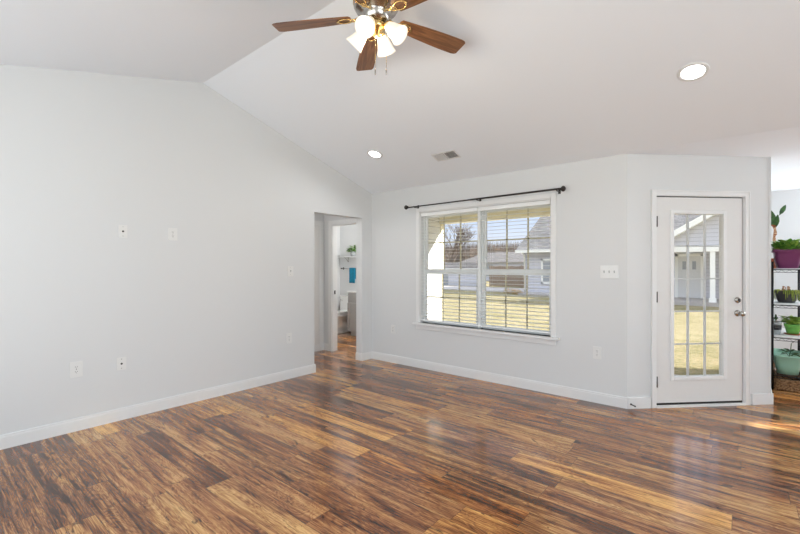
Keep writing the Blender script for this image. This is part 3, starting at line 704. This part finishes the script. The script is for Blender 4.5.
def foliage(b, cx, cy, z, n, rad, h, lw, ll, rnd, flat=1.0, up=.4, ysc=1):
    for i in range(n):
        a = rnd.uniform(0, 2 * PI); rr = rad * math.sqrt(rnd.random()); x = cx + rr * math.cos(a); y = cy + rr * math.sin(a) * ysc
        zz = z + h * rnd.random() * (1 - .5 * rr / rad)
        leaf_mesh(b, (x, y, zz), (math.cos(a) * flat + rnd.uniform(-.4, .4), math.sin(a) * flat + rnd.uniform(-.4, .4), up + rnd.uniform(-.3, .5)), ll * rnd.uniform(.7, 1.2), lw * rnd.uniform(.7, 1.2), rnd.uniform(.1, .6))
rnd = random.Random(3)
pp = empty('potted_plant', (-6.36, 6.06, 1.585)); tag(pp, 'small leafy green plant in a white pot on the bathroom shelf', 'plant')
b = MB(); b.lathe([(.045, 0), (.055, .05), (.06, .10), (.055, .10), (.05, .085), (0, .085)], 24); b.build('pot', M['galv'], pp)
b = MB(); foliage(b, 0, 0, .09, 60, .07, .16, .06, .09, rnd, 1, .3); b.build('foliage', M['leaf'], pp)
tb = empty('towel_bar', (-6.45, 6.13, 1.33)); tag(tb, 'nickel towel bar under the bathroom shelf', 'towel bar')
b = MB(); b.tube([(-.30, -.06, 0), (.30, -.06, 0)], .007, 10); b.build('bar', M['nickel'], tb)
for x in (-.28, .28):
    b = MB(); b.lathe([(.026, 0), (.024, .008), (.010, .014), (.010, .05), (.014, .06), (.012, .075), (0, .076)], 16, T(x, 0, 0) @ RX(R(90))); b.build('post', M['bronze'], tb)
b = MB(); pr = []
for k in range(9): t = PI * k / 8; pr.append((-.06 - .012 * math.cos(t), .012 * math.sin(t)))
front = [(-.072, -.31)] + [(-.0735 - .001 * math.sin(k), -.31 + .31 * k / 10) for k in range(1, 10)] + pr + [(-.047, -.05), (-.047, -.22)]
for xx0, xx1 in ((-.085, .085),):
    N = 10; vs = []; fs = []
    for i in range(N + 1):
        x = xx0 + (xx1 - xx0) * i / N; wv = .003 * math.sin(i * 1.3)
        vs += [(x, y + wv, z) for y, z in front]; 
    m_ = len(front)
    for i in range(N):
        for j in range(m_ - 1): fs.append((i * m_ + j, i * m_ + j + 1, (i + 1) * m_ + j + 1, (i + 1) * m_ + j))
    b.add(vs, fs, True)
tw = b.build('towel', M['teal'], None, loc=(-6.385, 6.13, 1.33)); tag(tw, 'folded teal blue towel hanging on the bathroom towel bar', 'towel')
so_ = tw.modifiers.new('solid', 'SOLIDIFY'); so_.thickness = .006; so_.offset = 0
# bathroom and hall ceiling lamps
def flush_lamp(x, y, power, label):
    e_ = empty('flush_ceiling_light', (x, y, CEIL)); tag(e_, label, 'ceiling light')
    b = MB(); b.lathe([(.15, 0), (.15, -.02), (.14, -.025)], 32); b.build('base', M['nickel'], e_)
    b = MB(); b.lathe([(.14, -.024), (.12, -.06), (.06, -.08), (0, -.085)], 32); b.build('diffuser', M['shade'], e_)
    d = bpy.data.lights.new('lamp', 'POINT'); d.energy = power; d.shadow_soft_size = .12; d.color = (1, .98, .95)
    l = bpy.data.objects.new('lamp', d); COL.objects.link(l); l.parent = e_; l.location = (0, 0, -.22)
flush_lamp(-4.98, 5.65, 60, 'round flush lamp on the bathroom ceiling')
flush_lamp(-4.85, 3.0, 10, 'round flush lamp on the hall ceiling')

# ============================================================ PLANT RACK in the dining area
RX0, RX1, RY0, RY1 = .228, .530, 6.15, 7.02
rk = empty('shelving_rack', (RX0, RY0, 0)); tag(rk, 'black wire shelving rack filled with potted plants beyond the glass door wall', 'shelf rack')
LX, LY = RX1 - RX0, RY1 - RY0
shz = (.17, .585, .945, 1.335)
for (x, y) in ((.013, .013), (LX - .013, .013), (.013, LY - .013), (LX - .013, LY - .013)):
    b = MB(); b.tube([(x, y, .0), (x, y, 1.42)], .0125, 12); b.build('post', M['black'], rk)
for z in shz:
    b = MB()
    b.tube([(0, 0, z - .006), (LX, 0, z - .006)], .004, 6); b.tube([(0, LY, z - .006), (LX, LY, z - .006)], .004, 6); b.tube([(0, 0, z - .006), (0, LY, z - .006)], .004, 6); b.tube([(LX, 0, z - .006), (LX, LY, z - .006)], .004, 6)
    b.tube([(0, 0, z - .034), (LX, 0, z - .034)], .003, 6); b.tube([(LX, 0, z - .034), (LX, LY, z - .034)], .003, 6)
    for (x0, y0, x1, y1, n_) in ((0, 0, LX, 0, 10), (LX, 0, LX, LY, 24)):
        b.tube([(x0 + (x1 - x0) * k / n_, y0 + (y1 - y0) * k / n_, z - (.008 if k % 2 else .033)) for k in range(n_ + 1)], .002, 5)
    for k in range(24): y = LY * (k + .5) / 24; b.tube([(0, y, z - .002), (LX, y, z - .002)], .0018, 5)
    b.build('wire_shelf', M['black'], rk)
# white liner boards on the two middle shelves
for z in (.585, .945):
    b = MB(); b.box(RX0 + .028, RY0 + .002, z + .001, RX1 - .028, RY1 - .002, z + .012)
    lb = b.build('shelf_liner', M['whitep']); tag(lb, 'white liner board under the black pot on the second rack shelf' if z > .8 else 'white liner board under the green pot on the third rack shelf', 'shelf liner')
def P(name, x, y, z, label, cat='plant'):
    e_ = empty(name, (x, y, z)); tag(e_, label, cat); return e_
CXR = (RX0 + RX1) / 2
# purple planter on top
q = P('potted_plant', CXR - .005, 6.40, 1.336, 'leafy green plant in a long purple planter on top of the rack')
b = MB(); b.rprism(-.115, -.24, .125, .24, 0, .008, .04); b.build('saucer', M['whitep'], q)
b = MB()
def rr_ring(hx, hy, r_, z):
    pts = []
    for cx, cy, a in ((hx - r_, hy - r_, 0), (-hx + r_, hy - r_, 90), (-hx + r_, -hy + r_, 180), (hx - r_, -hy + r_, 270)):
        for k in range(6): t = R(a + 18 * k); pts.append((cx + r_ * math.cos(t), cy + r_ * math.sin(t), z))
    return pts
loft(b, [rr_ring(.082, .18, .03, .009), rr_ring(.105, .21, .04, .12), rr_ring(.112, .222, .04, .19), rr_ring(.124, .235, .045, .192), rr_ring(.126, .238, .045, .218), rr_ring(.118, .23, .045, .218), rr_ring(.110, .22, .04, .19)]); b.build('planter', M['purple'], q)
b = MB(); foliage(b, 0, -.05, .19, 150, .12, .14, .05, .07, rnd, .7, .7, 1.5); b.build('foliage', M['leaf'], q)
b = MB(); foliage(b, .02, -.12, .20, 70, .11, .13, .045, .065, rnd, .6, .7, 1.2); b.build('young_foliage', M['leafl'], q)
# tall mottled stem plant in a terracotta pot behind it
q = P('potted_plant', .285, 6.725, 1.336, 'tall knobbly-stemmed plant with a few leaves in a terracotta pot behind the purple planter')
b = MB(); b.lathe([(.040, 0), (.052, .10), (.058, .10), (.060, .13), (.053, .13), (.048, .11), (0, .11)], 24); b.build('pot', M['terra'], q)
b = MB(); zs = [.10 + .042 * k for k in range(12)]; b.tube([(.0 + .006 * math.sin(k * 1.7), .005 * math.cos(k * 1.3), z) for k, z in enumerate(zs)], [.012 if k % 2 else .017 for k in range(12)], 10); b.build('stem', M['stem'], q)
b = MB(); leaf_mesh(b, (0, 0, .54), (-.22, -.2, 1), .19, .060, .1, (1, .2, .3)); leaf_mesh(b, (.01, 0, .50), (.10, -.2, 1.0), .16, .05, .0, (1, .1, -.1)); b.tube([(0, 0, .55), (.03, 0, .63), (.045, 0, .66)], .003, 6); leaf_mesh(b, (.045, 0, .65), (.45, -.1, 1.0), .13, .05, .1, (1, 0, -.45)); leaf_mesh(b, (0, 0, .50), (-.3, -.4, .7), .10, .04, .3, (1, 0, .4)); b.build('leaves', M['leafd'], q)
b = MB(); leaf_mesh(b, (0, 0, .50), (-.25, -.5, .4), .075, .045, .2); leaf_mesh(b, (0, 0, .40), (.1, -.6, .3), .06, .035, .2); b.build('withered_leaves', M['terra'], q)
# black pot with trailing moss, second shelf
q = P('hanging_pot_plant', CXR - .01, 6.36, .958, 'trailing mossy plant spilling over a black pot on the second shelf of the rack')
b = MB(); b.lathe([(.065, 0), (.082, .03), (.096, .10), (.10, .135), (.094, .135), (.088, .11), (0, .11)], 28); b.build('pot', M['blackpot'], q)
b = MB(); b.lathe([(.09, 0), (.098, .006), (.092, .006), (.07, .0025), (0, .0025)], 28); b.build('saucer', M['galv'], q)
b = MB()
for k in range(46):
    a = rnd.uniform(0, 2 * PI); l_ = rnd.uniform(.02, .12) if rnd.random() < .7 else .03
    r0 = .098
    b.tube([(r0 * .6 * math.cos(a), r0 * .6 * math.sin(a), .125), (r0 * 1.02 * math.cos(a), r0 * 1.02 * math.sin(a), .142), (r0 * 1.12 * math.cos(a), r0 * 1.12 * math.sin(a), .13 - l_ * .4), (r0 * 1.10 * math.cos(a), r0 * 1.10 * math.sin(a), .13 - l_)], [.004, .005, .004, .002], 5)
foliage(b, 0, 0, .115, 160, .10, .03, .016, .022, rnd, 1, .2); b.build('trailing_foliage', M['moss'], q)
b = MB()
for k in range(7): x = rnd.uniform(-.06, .02); y = rnd.uniform(-.05, .02); b.tube([(x, y, .13), (x + .01, y, .17), (x + rnd.uniform(-.015, .02), y, .185)], .005, 6)
b.build('pink_stems', M['stem'], q)
# third shelf
q = P('potted_plant', .422, 6.41, .598, 'pale green leafy plant in a bright green pot on the third shelf of the rack')
b = MB(); b.lathe([(.06, 0), (.078, .008), (.074, .012), (.05, .008), (0, .008)], 24); b.build('saucer', M['terra'], q)
b = MB(); b.lathe([(.052, .009), (.062, .06), (.070, .095), (.075, .096), (.076, .12), (.069, .12), (.064, .10), (0, .10)], 28); b.build('pot', M['greenpot'], q)
b = MB(); foliage(b, .0, 0, .11, 80, .055, .10, .05, .075, rnd, .9, .5); b.build('foliage', M['leafl'], q)
q = P('potted_plant', .278, 6.33, .598, 'small dark-leaved plant in a grey banded tin pot left of the bright green pot')
b = MB(); b.lathe([(.038, 0), (.045, .04), (.047, .055)], 24); b.lathe([(.049, .10), (.052, .145), (.047, .145), (.044, .12), (0, .12)], 24); b.build('tin_pot', M['galv'], q)
b = MB(); b.lathe([(.0475, .053), (.0505, .103)], 24); b.build('dark_band', M['blackpot'], q)
b = MB(); foliage(b, -.01, 0, .13, 18, .02, .09, .022, .07, rnd, .4, 1.2); b.build('foliage', M['leafd'], q)
# bottom: mint tub on the lowest shelf, wicker basket under it
q = P('tub_planter', CXR - .005, 6.44, .1705, 'young green plant in a large mint green tub on the lowest shelf of the rack')
b = MB(); loft(b, [rr_ring(.088, .20, .06, 0), rr_ring(.105, .23, .07, .10), rr_ring(.118, .25, .08, .19), rr_ring(.128, .262, .085, .195), rr_ring(.130, .264, .085, .212), rr_ring(.122, .256, .08, .212), rr_ring(.114, .245, .08, .17)]); b.build('tub', M['mint'], q)
b = MB(); b.tube([(.02, -.05, .17), (.03, -.06, .26), (.035, -.07, .33)], .004, 6); b.tube([(.02, -.05, .17), (-.02, -.06, .24), (-.05, -.06, .255)], .003, 6); b.build('stem', M['leafd'], q)
b = MB()
foliage(b, .03, -.07, .20, 22, .05, .07, .04, .07, rnd, 1, .2); leaf_mesh(b, (.035, -.07, .33), (.4, -.2, .5), .06, .035, .4); b.build('foliage', M['leafd'], q)
bk = P('wicker_basket', CXR - .003, 6.42, 0, 'low brown wicker basket on the floor under the rack', 'basket')
b = MB()
for k in range(9):
    z = .010 + k * .0135; hx = .112 + .008 * (k / 8); hy = .225 + .01 * (k / 8)
    pts = []
    rg = rr_ring(hx, hy, .05, z); rg.append(rg[0])
    for j, p_ in enumerate(rg): pts.append((p_[0], p_[1], p_[2] + (.002 if (j + k) % 2 else -.002)))
    b.tube(pts, .0072, 6, caps=False)
for p_ in rr_ring(.114, .228, .05, 0): b.tube([(p_[0], p_[1], .003), (p_[0] * 1.05, p_[1] * 1.03, .125)], .004, 5)
b.build('woven_side', M['wicker'], bk)
b = MB(); b.rprism(-.11, -.22, .11, .22, 0.002, .01, .05); b.build('basket_base', M['wicker'], bk)

# ============================================================ OUTDOORS
b = MB(); b.add([(-140, -60, -.2), (140, -60, -.2), (140, 160, -.2), (-140, 160, -.2)], [(0, 1, 2, 3)]); struct('ground', b, M['grass'])
b = MB(); b.box(-4.25, YW + .18, -.2, -.9, 6.7, -.1); b.prism([(-.9, YW + .3), (.08, 5.6), (.08, 6.7), (-.9, 6.7)], -.2, -.1); struct('porch_floor', b, M['conc'])
b = MB(); b.box(-4.25, 6.20, 2.15, EX - .13, 6.40, 2.62); b.box(-4.25, YW + .18, 2.60, EX - .13, 6.20, 2.64); struct('porch_beam', b, M['cream'])
b = MB(); b.add([(-60, 22.0, -.19), (60, 22.0, -.19), (60, 22.2, -.19), (-60, 22.2, -.19)], [(0, 1, 2, 3)])
b = MB(); b.prism([(-30, 24.2), (-10.6, 23.6), (-9.6, 24.4), (-10.4, 28.5), (-32, 27.6)], -.2, -.17); struct('driveway', b, M['conc'])
b = MB(); b.box(-9.75, 22.0, -.2, -2.6, 22.85, -.12); struct('house_walkway', b, M['conc'])

# neighbour house: long wing with a roof along X, gabled porch in front
nh = empty('neighbour_house', (-5, 22.9, -.2)); tag(nh, 'grey-sided neighbouring house with shingle roof and gabled white-columned porch across the lawn', 'house')
HX0, HX1 = -9.75, 9.0
def hpart(name, mb, m, parent=None):
    o_ = mb.build(name, m, parent or nh)
    if not parent: o_.matrix_parent_inverse = T(5, -22.9, .2)
    else: o_.matrix_parent_inverse = Matrix()
    return o_
b = MB(); b.box(HX0, 22.9, -.2, HX1, 33.2, 2.35)
b.add([(HX0, 22.9, 2.35), (HX0, 33.2, 2.35), (HX0, 28.05, 5.4), (HX0 + .1, 22.9, 2.35), (HX0 + .1, 33.2, 2.35), (HX0 + .1, 28.05, 5.4)], [(0, 2, 1), (3, 4, 5), (0, 3, 5, 2), (1, 2, 5, 4)])
hpart('house_wall', b, M['grey_side'])
RX0_, RX1_ = HX0 - .35, HX1 + .35
b = MB(); sl2 = .6
e0 = 22.5; ze = 2.24; rz_ = ze + sl2 * (28.05 - e0)
b.add([(RX0_, e0, ze), (RX1_, e0, ze), (RX1_, 28.05, rz_), (RX0_, 28.05, rz_), (RX0_, e0, ze + .1), (RX1_, e0, ze + .1), (RX1_, 28.05, rz_ + .1), (RX0_, 28.05, rz_ + .1)], [(0, 3, 2, 1), (4, 5, 6, 7), (0, 1, 5, 4), (0, 4, 7, 3), (1, 2, 6, 5)])
b.add([(RX0_, 33.6, ze), (RX1_, 33.6, ze), (RX1_, 28.05, rz_), (RX0_, 28.05, rz_), (RX0_, 33.6, ze + .1), (RX1_, 33.6, ze + .1), (RX1_, 28.05, rz_ + .1), (RX0_, 28.05, rz_ + .1)], [(0, 1, 2, 3), (4, 7, 6, 5), (0, 4, 5, 1), (0, 3, 7, 4), (1, 5, 6, 2)])
hpart('roof', b, M['roof'])
b = MB(); b.box(RX0_, 22.40, 2.17, -3.1, 22.5, 2.33); hpart('gutter', b, M['ext_trim'])
b = MB(); b.tube([(-9.70, 22.45, 2.2), (-9.70, 22.8, 2.0), (-9.70, 22.85, -.1)], .05, 8); hpart('downspout', b, M['ext_trim'])
for x0, x1, z0, z1 in ((-8.75, -7.75, .42, 1.82), (-5.9, -4.9, .42, 1.82)):
    b = MB()
    b.box(x0, 22.84, z0, x0 + .1, 22.9, z1); b.box(x1 - .1, 22.84, z0, x1, 22.9, z1); b.box(x0, 22.84, z0, x1, 22.9, z0 + .1); b.box(x0, 22.84, z1 - .1, x1, 22.9, z1); b.box(x0, 22.85, (z0 + z1) / 2 - .03, x1, 22.9, (z0 + z1) / 2 + .03)
    wo = hpart('window', b, M['ext_trim'])
    b = MB(); b.box(x0 + .1, 22.88, z0 + .1, x1 - .1, 22.895, z1 - .1); b.build('pane', M['pane'], wo)
# gabled porch (front face at Y=20.6)
GY = 20.6; gx0, gx1 = -2.95, 3.4; gxm = (gx0 + gx1) / 2; zb0 = 2.20; zp = zb0 + .60 * (gxm - gx0)
b = MB(); b.add([(gx0, GY, zb0), (gx1, GY, zb0), (gxm, GY, zp), (gx0, GY + .15, zb0), (gx1, GY + .15, zb0), (gxm, GY + .15, zp)], [(0, 1, 2), (3, 5, 4), (0, 3, 4, 1), (1, 4, 5, 2), (2, 5, 3, 0)]); hpart('porch_gable', b, M['grey_side'])
b = MB(); 
for sg in (-1, 1):
    xe = gx0 - .4 if sg < 0 else gx1 + .4; zz = zb0 - .24 + .12
    b.add([(xe, GY - .32, zz), (gxm, GY - .32, zp + .12), (gxm, 27, zp + .12), (xe, 27, zz), (xe, GY - .32, zz + .09), (gxm, GY - .32, zp + .21), (gxm, 27, zp + .21), (xe, 27, zz + .09)], [(0, 1, 2, 3), (4, 7, 6, 5), (0, 4, 5, 1), (0, 3, 7, 4), (3, 2, 6, 7)])
hpart('porch_roof', b, M['roof'])
b = MB()
for sg in (-1, 1):
    xe = gx0 - .42 if sg < 0 else gx1 + .42; zz = zb0 - .25 + .13
    b.add([(xe, GY - .36, zz - .16), (gxm, GY - .36, zp - .03), (gxm, GY - .36, zp + .22), (xe, GY - .36, zz + .09), (xe, GY - .0, zz - .16), (gxm, GY - .0, zp - .03), (gxm, GY - .0, zp + .22), (xe, GY - .0, zz + .09)], [(0, 1, 2, 3), (4, 7, 6, 5), (0, 4, 5, 1), (3, 2, 6, 7)])
hpart('rake_board', b, M['ext_trim'])
b = MB(); b.box(gx0, GY - .06, 1.98, gx1, GY + .18, 2.22); hpart('porch_beam', b, M['ext_trim'])
for x in (gx0 + .1, -.96, 1.3, gx1 - .1):
    b = MB(); b.box(x - .085, GY - .03, -.05, x + .085, GY + .14, 1.98); b.box(x - .12, GY - .06, -.05, x + .12, GY + .17, .12); hpart('column', b, M['ext_trim'])
b = MB(); b.box(gx0 - .1, GY - .3, -.2, gx1 + .1, 22.9, -.05); hpart('porch_step', b, M['conc'])
b = MB(); b.box(gx0, GY + .1, 2.2, gx1, 22.9, 2.26); hpart('porch_ceiling', b, M['ext_trim'])
# front door of the house
b = MB(); b.box(-2.46, 22.82, -.05, -2.34, 22.9, 1.95); b.box(-1.49, 22.82, -.05, -1.37, 22.9, 1.95); b.box(-2.46, 22.82, 1.85, -1.37, 22.9, 1.97); hpart('door_frame', b, M['ext_trim'])
b = MB(); b.box(-2.34, 22.84, -.04, -1.49, 22.9, 1.85)
for x0, x1, z0, z1 in ((-2.22, -1.98, .15, .75), (-1.85, -1.61, .15, .75), (-2.22, -1.98, .9, 1.7), (-1.85, -1.61, .9, 1.7)): b.box(x0, 22.825, z0, x1, 22.84, z1)
fd = hpart('front_door', b, M['door'])
for x0 in (-2.17, -1.80):
    b = MB(); b.box(x0, 22.818, 1.25, x0 + .14, 22.824, 1.62); b.build('pane', M['pane'], fd)
for x0, x1 in ((-.75, .35),):
    b = MB(); b.box(x0, 22.84, .42, x0 + .1, 22.9, 1.82); b.box(x1 - .1, 22.84, .42, x1, 22.9, 1.82); b.box(x0, 22.84, .42, x1, 22.9, .52); b.box(x0, 22.84, 1.72, x1, 22.9, 1.82); wo = hpart('window', b, M['ext_trim'])
    b = MB(); b.box(x0 + .1, 22.88, .52, x1 - .1, 22.895, 1.72); b.build('pane', M['pane'], wo)

# wooden fence, shed and farther house
fn = empty('wooden_fence', (-15.0, 30, -.2)); tag(fn, 'weathered brown board fence behind the driveway left of the neighbouring house', 'fence')
b = MB()
x = -.7
while x < 4.5: b.box(x, -.012, .05, x + .14, .012, 1.62 + .02 * math.sin(x * 7)); x += .155
b.build('boards', M['fence'], fn)
b = MB()
for z in (.4, 1.3): b.box(-.7, .012, z, 4.6, .05, z + .09)
b.build('rail', M['bark'], fn)
for k in range(3):
    b = MB(); b.box(-.7 + k * 2.6, .05, 0, -.6 + k * 2.6, .15, 1.7); b.build('post', M['bark'], fn)
shd = empty('shed', (-19.8, 29.5, -.2)); tag(shd, 'low grey shed at the far edge of the lawn, in the left window half', 'shed')
b = MB(); b.box(-2.0, 0, 0, 3.4, 1.2, 1.45); b.build('shed_wall', M['grey_side'], shd)
b = MB(); b.add([(-2.2, -.2, 1.42), (3.5, -.2, 1.42), (3.5, .6, 1.95), (-2.2, .6, 1.95), (3.5, 1.4, 1.42), (-2.2, 1.4, 1.42)], [(0, 1, 2, 3), (3, 2, 4, 5), (0, 3, 5), (1, 4, 2), (0, 5, 4, 1)]); b.build('shed_roof', M['roofd'], shd)
b = MB(); b.box(-.5, -.04, 0, .5, 0, 1.3); b.build('shed_door', M['pane'], shd)
b = MB(); b.box(-2.02, -.05, 0, -1.9, 0, 1.42); b.box(3.3, -.05, 0, 3.42, 0, 1.42); b.box(-2.2, -.22, 1.36, 3.5, -.18, 1.44); b.build('shed_trim', M['ext_trim'], shd)
fh = empty('far_house', (-19.5, 42, -.2)); tag(fh, 'distant house with a long dark shingle roof beyond the board fence', 'house')
b = MB(); b.box(-6, 0, 0, 7, 8, 2.2); b.build('house_wall', M['grey_side'], fh)
b = MB(); b.add([(-6.4, -.4, 2.1), (7.4, -.4, 2.1), (6.0, 4, 3.35), (-5.0, 4, 3.35), (7.4, 8.4, 2.1), (-6.4, 8.4, 2.1)], [(0, 1, 2, 3), (3, 2, 4, 5), (0, 3, 5), (1, 4, 2), (0, 5, 4, 1)]); b.build('roof', M['roofd'], fh)
b = MB(); b.box(-3, -.05, .6, -2, 0, 1.8); b.build('window', M['pane'], fh)

# bushes by the house corner
for i, (x, y, r_, lab) in enumerate(((-10.65, 22.9, .34, 'small orange and green bush in the bed by the neighbouring house, left one'), (-9.95, 22.35, .28, 'small orange and green bush in the bed by the neighbouring house, right one'))):
    b = MB(); foliage(b, 0, 0, 0.0, 260, r_, r_ * 1.1, .05, .09, rnd, 1, .5); q = b.build('bush', M['orange'], None, loc=(x, y, -.2)); tag(q, lab, 'bush', 'orange bushes by the neighbouring house')
# bare trees
def tree_bm(seed, h, depth=6, br=3):
    r_ = random.Random(seed); b = MB()
    def grow(p, d, l, rad, k):
        q_ = p + d * l
        mid = p + d * l * .5 + Vector((r_.uniform(-.06, .06), r_.uniform(-.06, .06), 0)) * l
        b.tube([p, mid, q_], [rad, rad * .85, rad * .68], 5 if k < 3 else 3, caps=False)
        if k >= depth: return
        for _ in range(br if k else 4):
            a = r_.uniform(0, 2 * PI); sp_ = r_.uniform(.3, .75)
            s_ = Vector((math.cos(a), math.sin(a), .15)) * sp_
            grow(p + d * l * r_.uniform(.6, 1), (d * .9 + s_ + Vector((0, 0, .1))).normalized(), l * r_.uniform(.6, .82), rad * .58, k + 1)
    grow(Vector((0, 0, 0)), Vector((0, 0, 1)), h * .30, h * .022, 0)
    return b
t0 = tree_bm(11, 9, 6, 3)
ta = t0.build('bare_tree', M['bark'], None, loc=(-27.3, 42.5, -.2)); tag(ta, 'single tall bare tree above the low shed, in the left window half', 'tree')
protos = [tree_bm(s_, 8.5, 6, 3) for s_ in (21, 22, 23)]
pm = [q_.build('bare_tree', M['bark']) for q_ in protos]
spots = []
rt = random.Random(5)
for d_, px0, n_, st_ in ((64, 434, 4, 34), (82, 448, 5, 25)):
    for i in range(n_):
        a_ = (px0 + i * st_ + rt.uniform(-2, 2) - 400) / 411.8
        spots.append((d_ * (-.641 + a_ * .7675), d_ * (.7675 + a_ * .641), rt.uniform(.62, .80) * d_ / 70, rt.uniform(0, 6.28)))
for i, (x, y, s_, rz) in enumerate(spots):
    q = pm[i] if i < 3 else pm[i % 3].copy()
    if i >= 3: COL.objects.link(q)
    q.location = (x, y, -.2); q.scale = (s_, s_, s_); q.rotation_euler = (0, 0, rz)
    tag(q, 'greyish bare tree in the hazy tree line far behind the lawn', 'tree', 'bare trees of the distant tree line')
# thicket under the tree line
b = MB(); rt = random.Random(9)
for i in range(7000):
    px = rt.uniform(420, 560); d_ = rt.uniform(96, 116); a_ = (px - 400) / 411.8
    x, y = d_ * (-.641 + a_ * .7675), d_ * (.7675 + a_ * .641); h = rt.uniform(4.0, 8.5)
    lx, ly = rt.uniform(-.8, .8), rt.uniform(-.8, .8); wdt = rt.uniform(.05, .14)
    b.add([(x - wdt, y, -.2), (x + wdt, y, -.2), (x, y + wdt, -.2), (x + lx, y + ly, h)], [(0, 1, 3), (1, 2, 3), (2, 0, 3)])
q = b.build('thicket', M['twig']); tag(q, 'grey brown thicket of bare brush along the far edge of the fields', 'thicket', None, 'stuff')
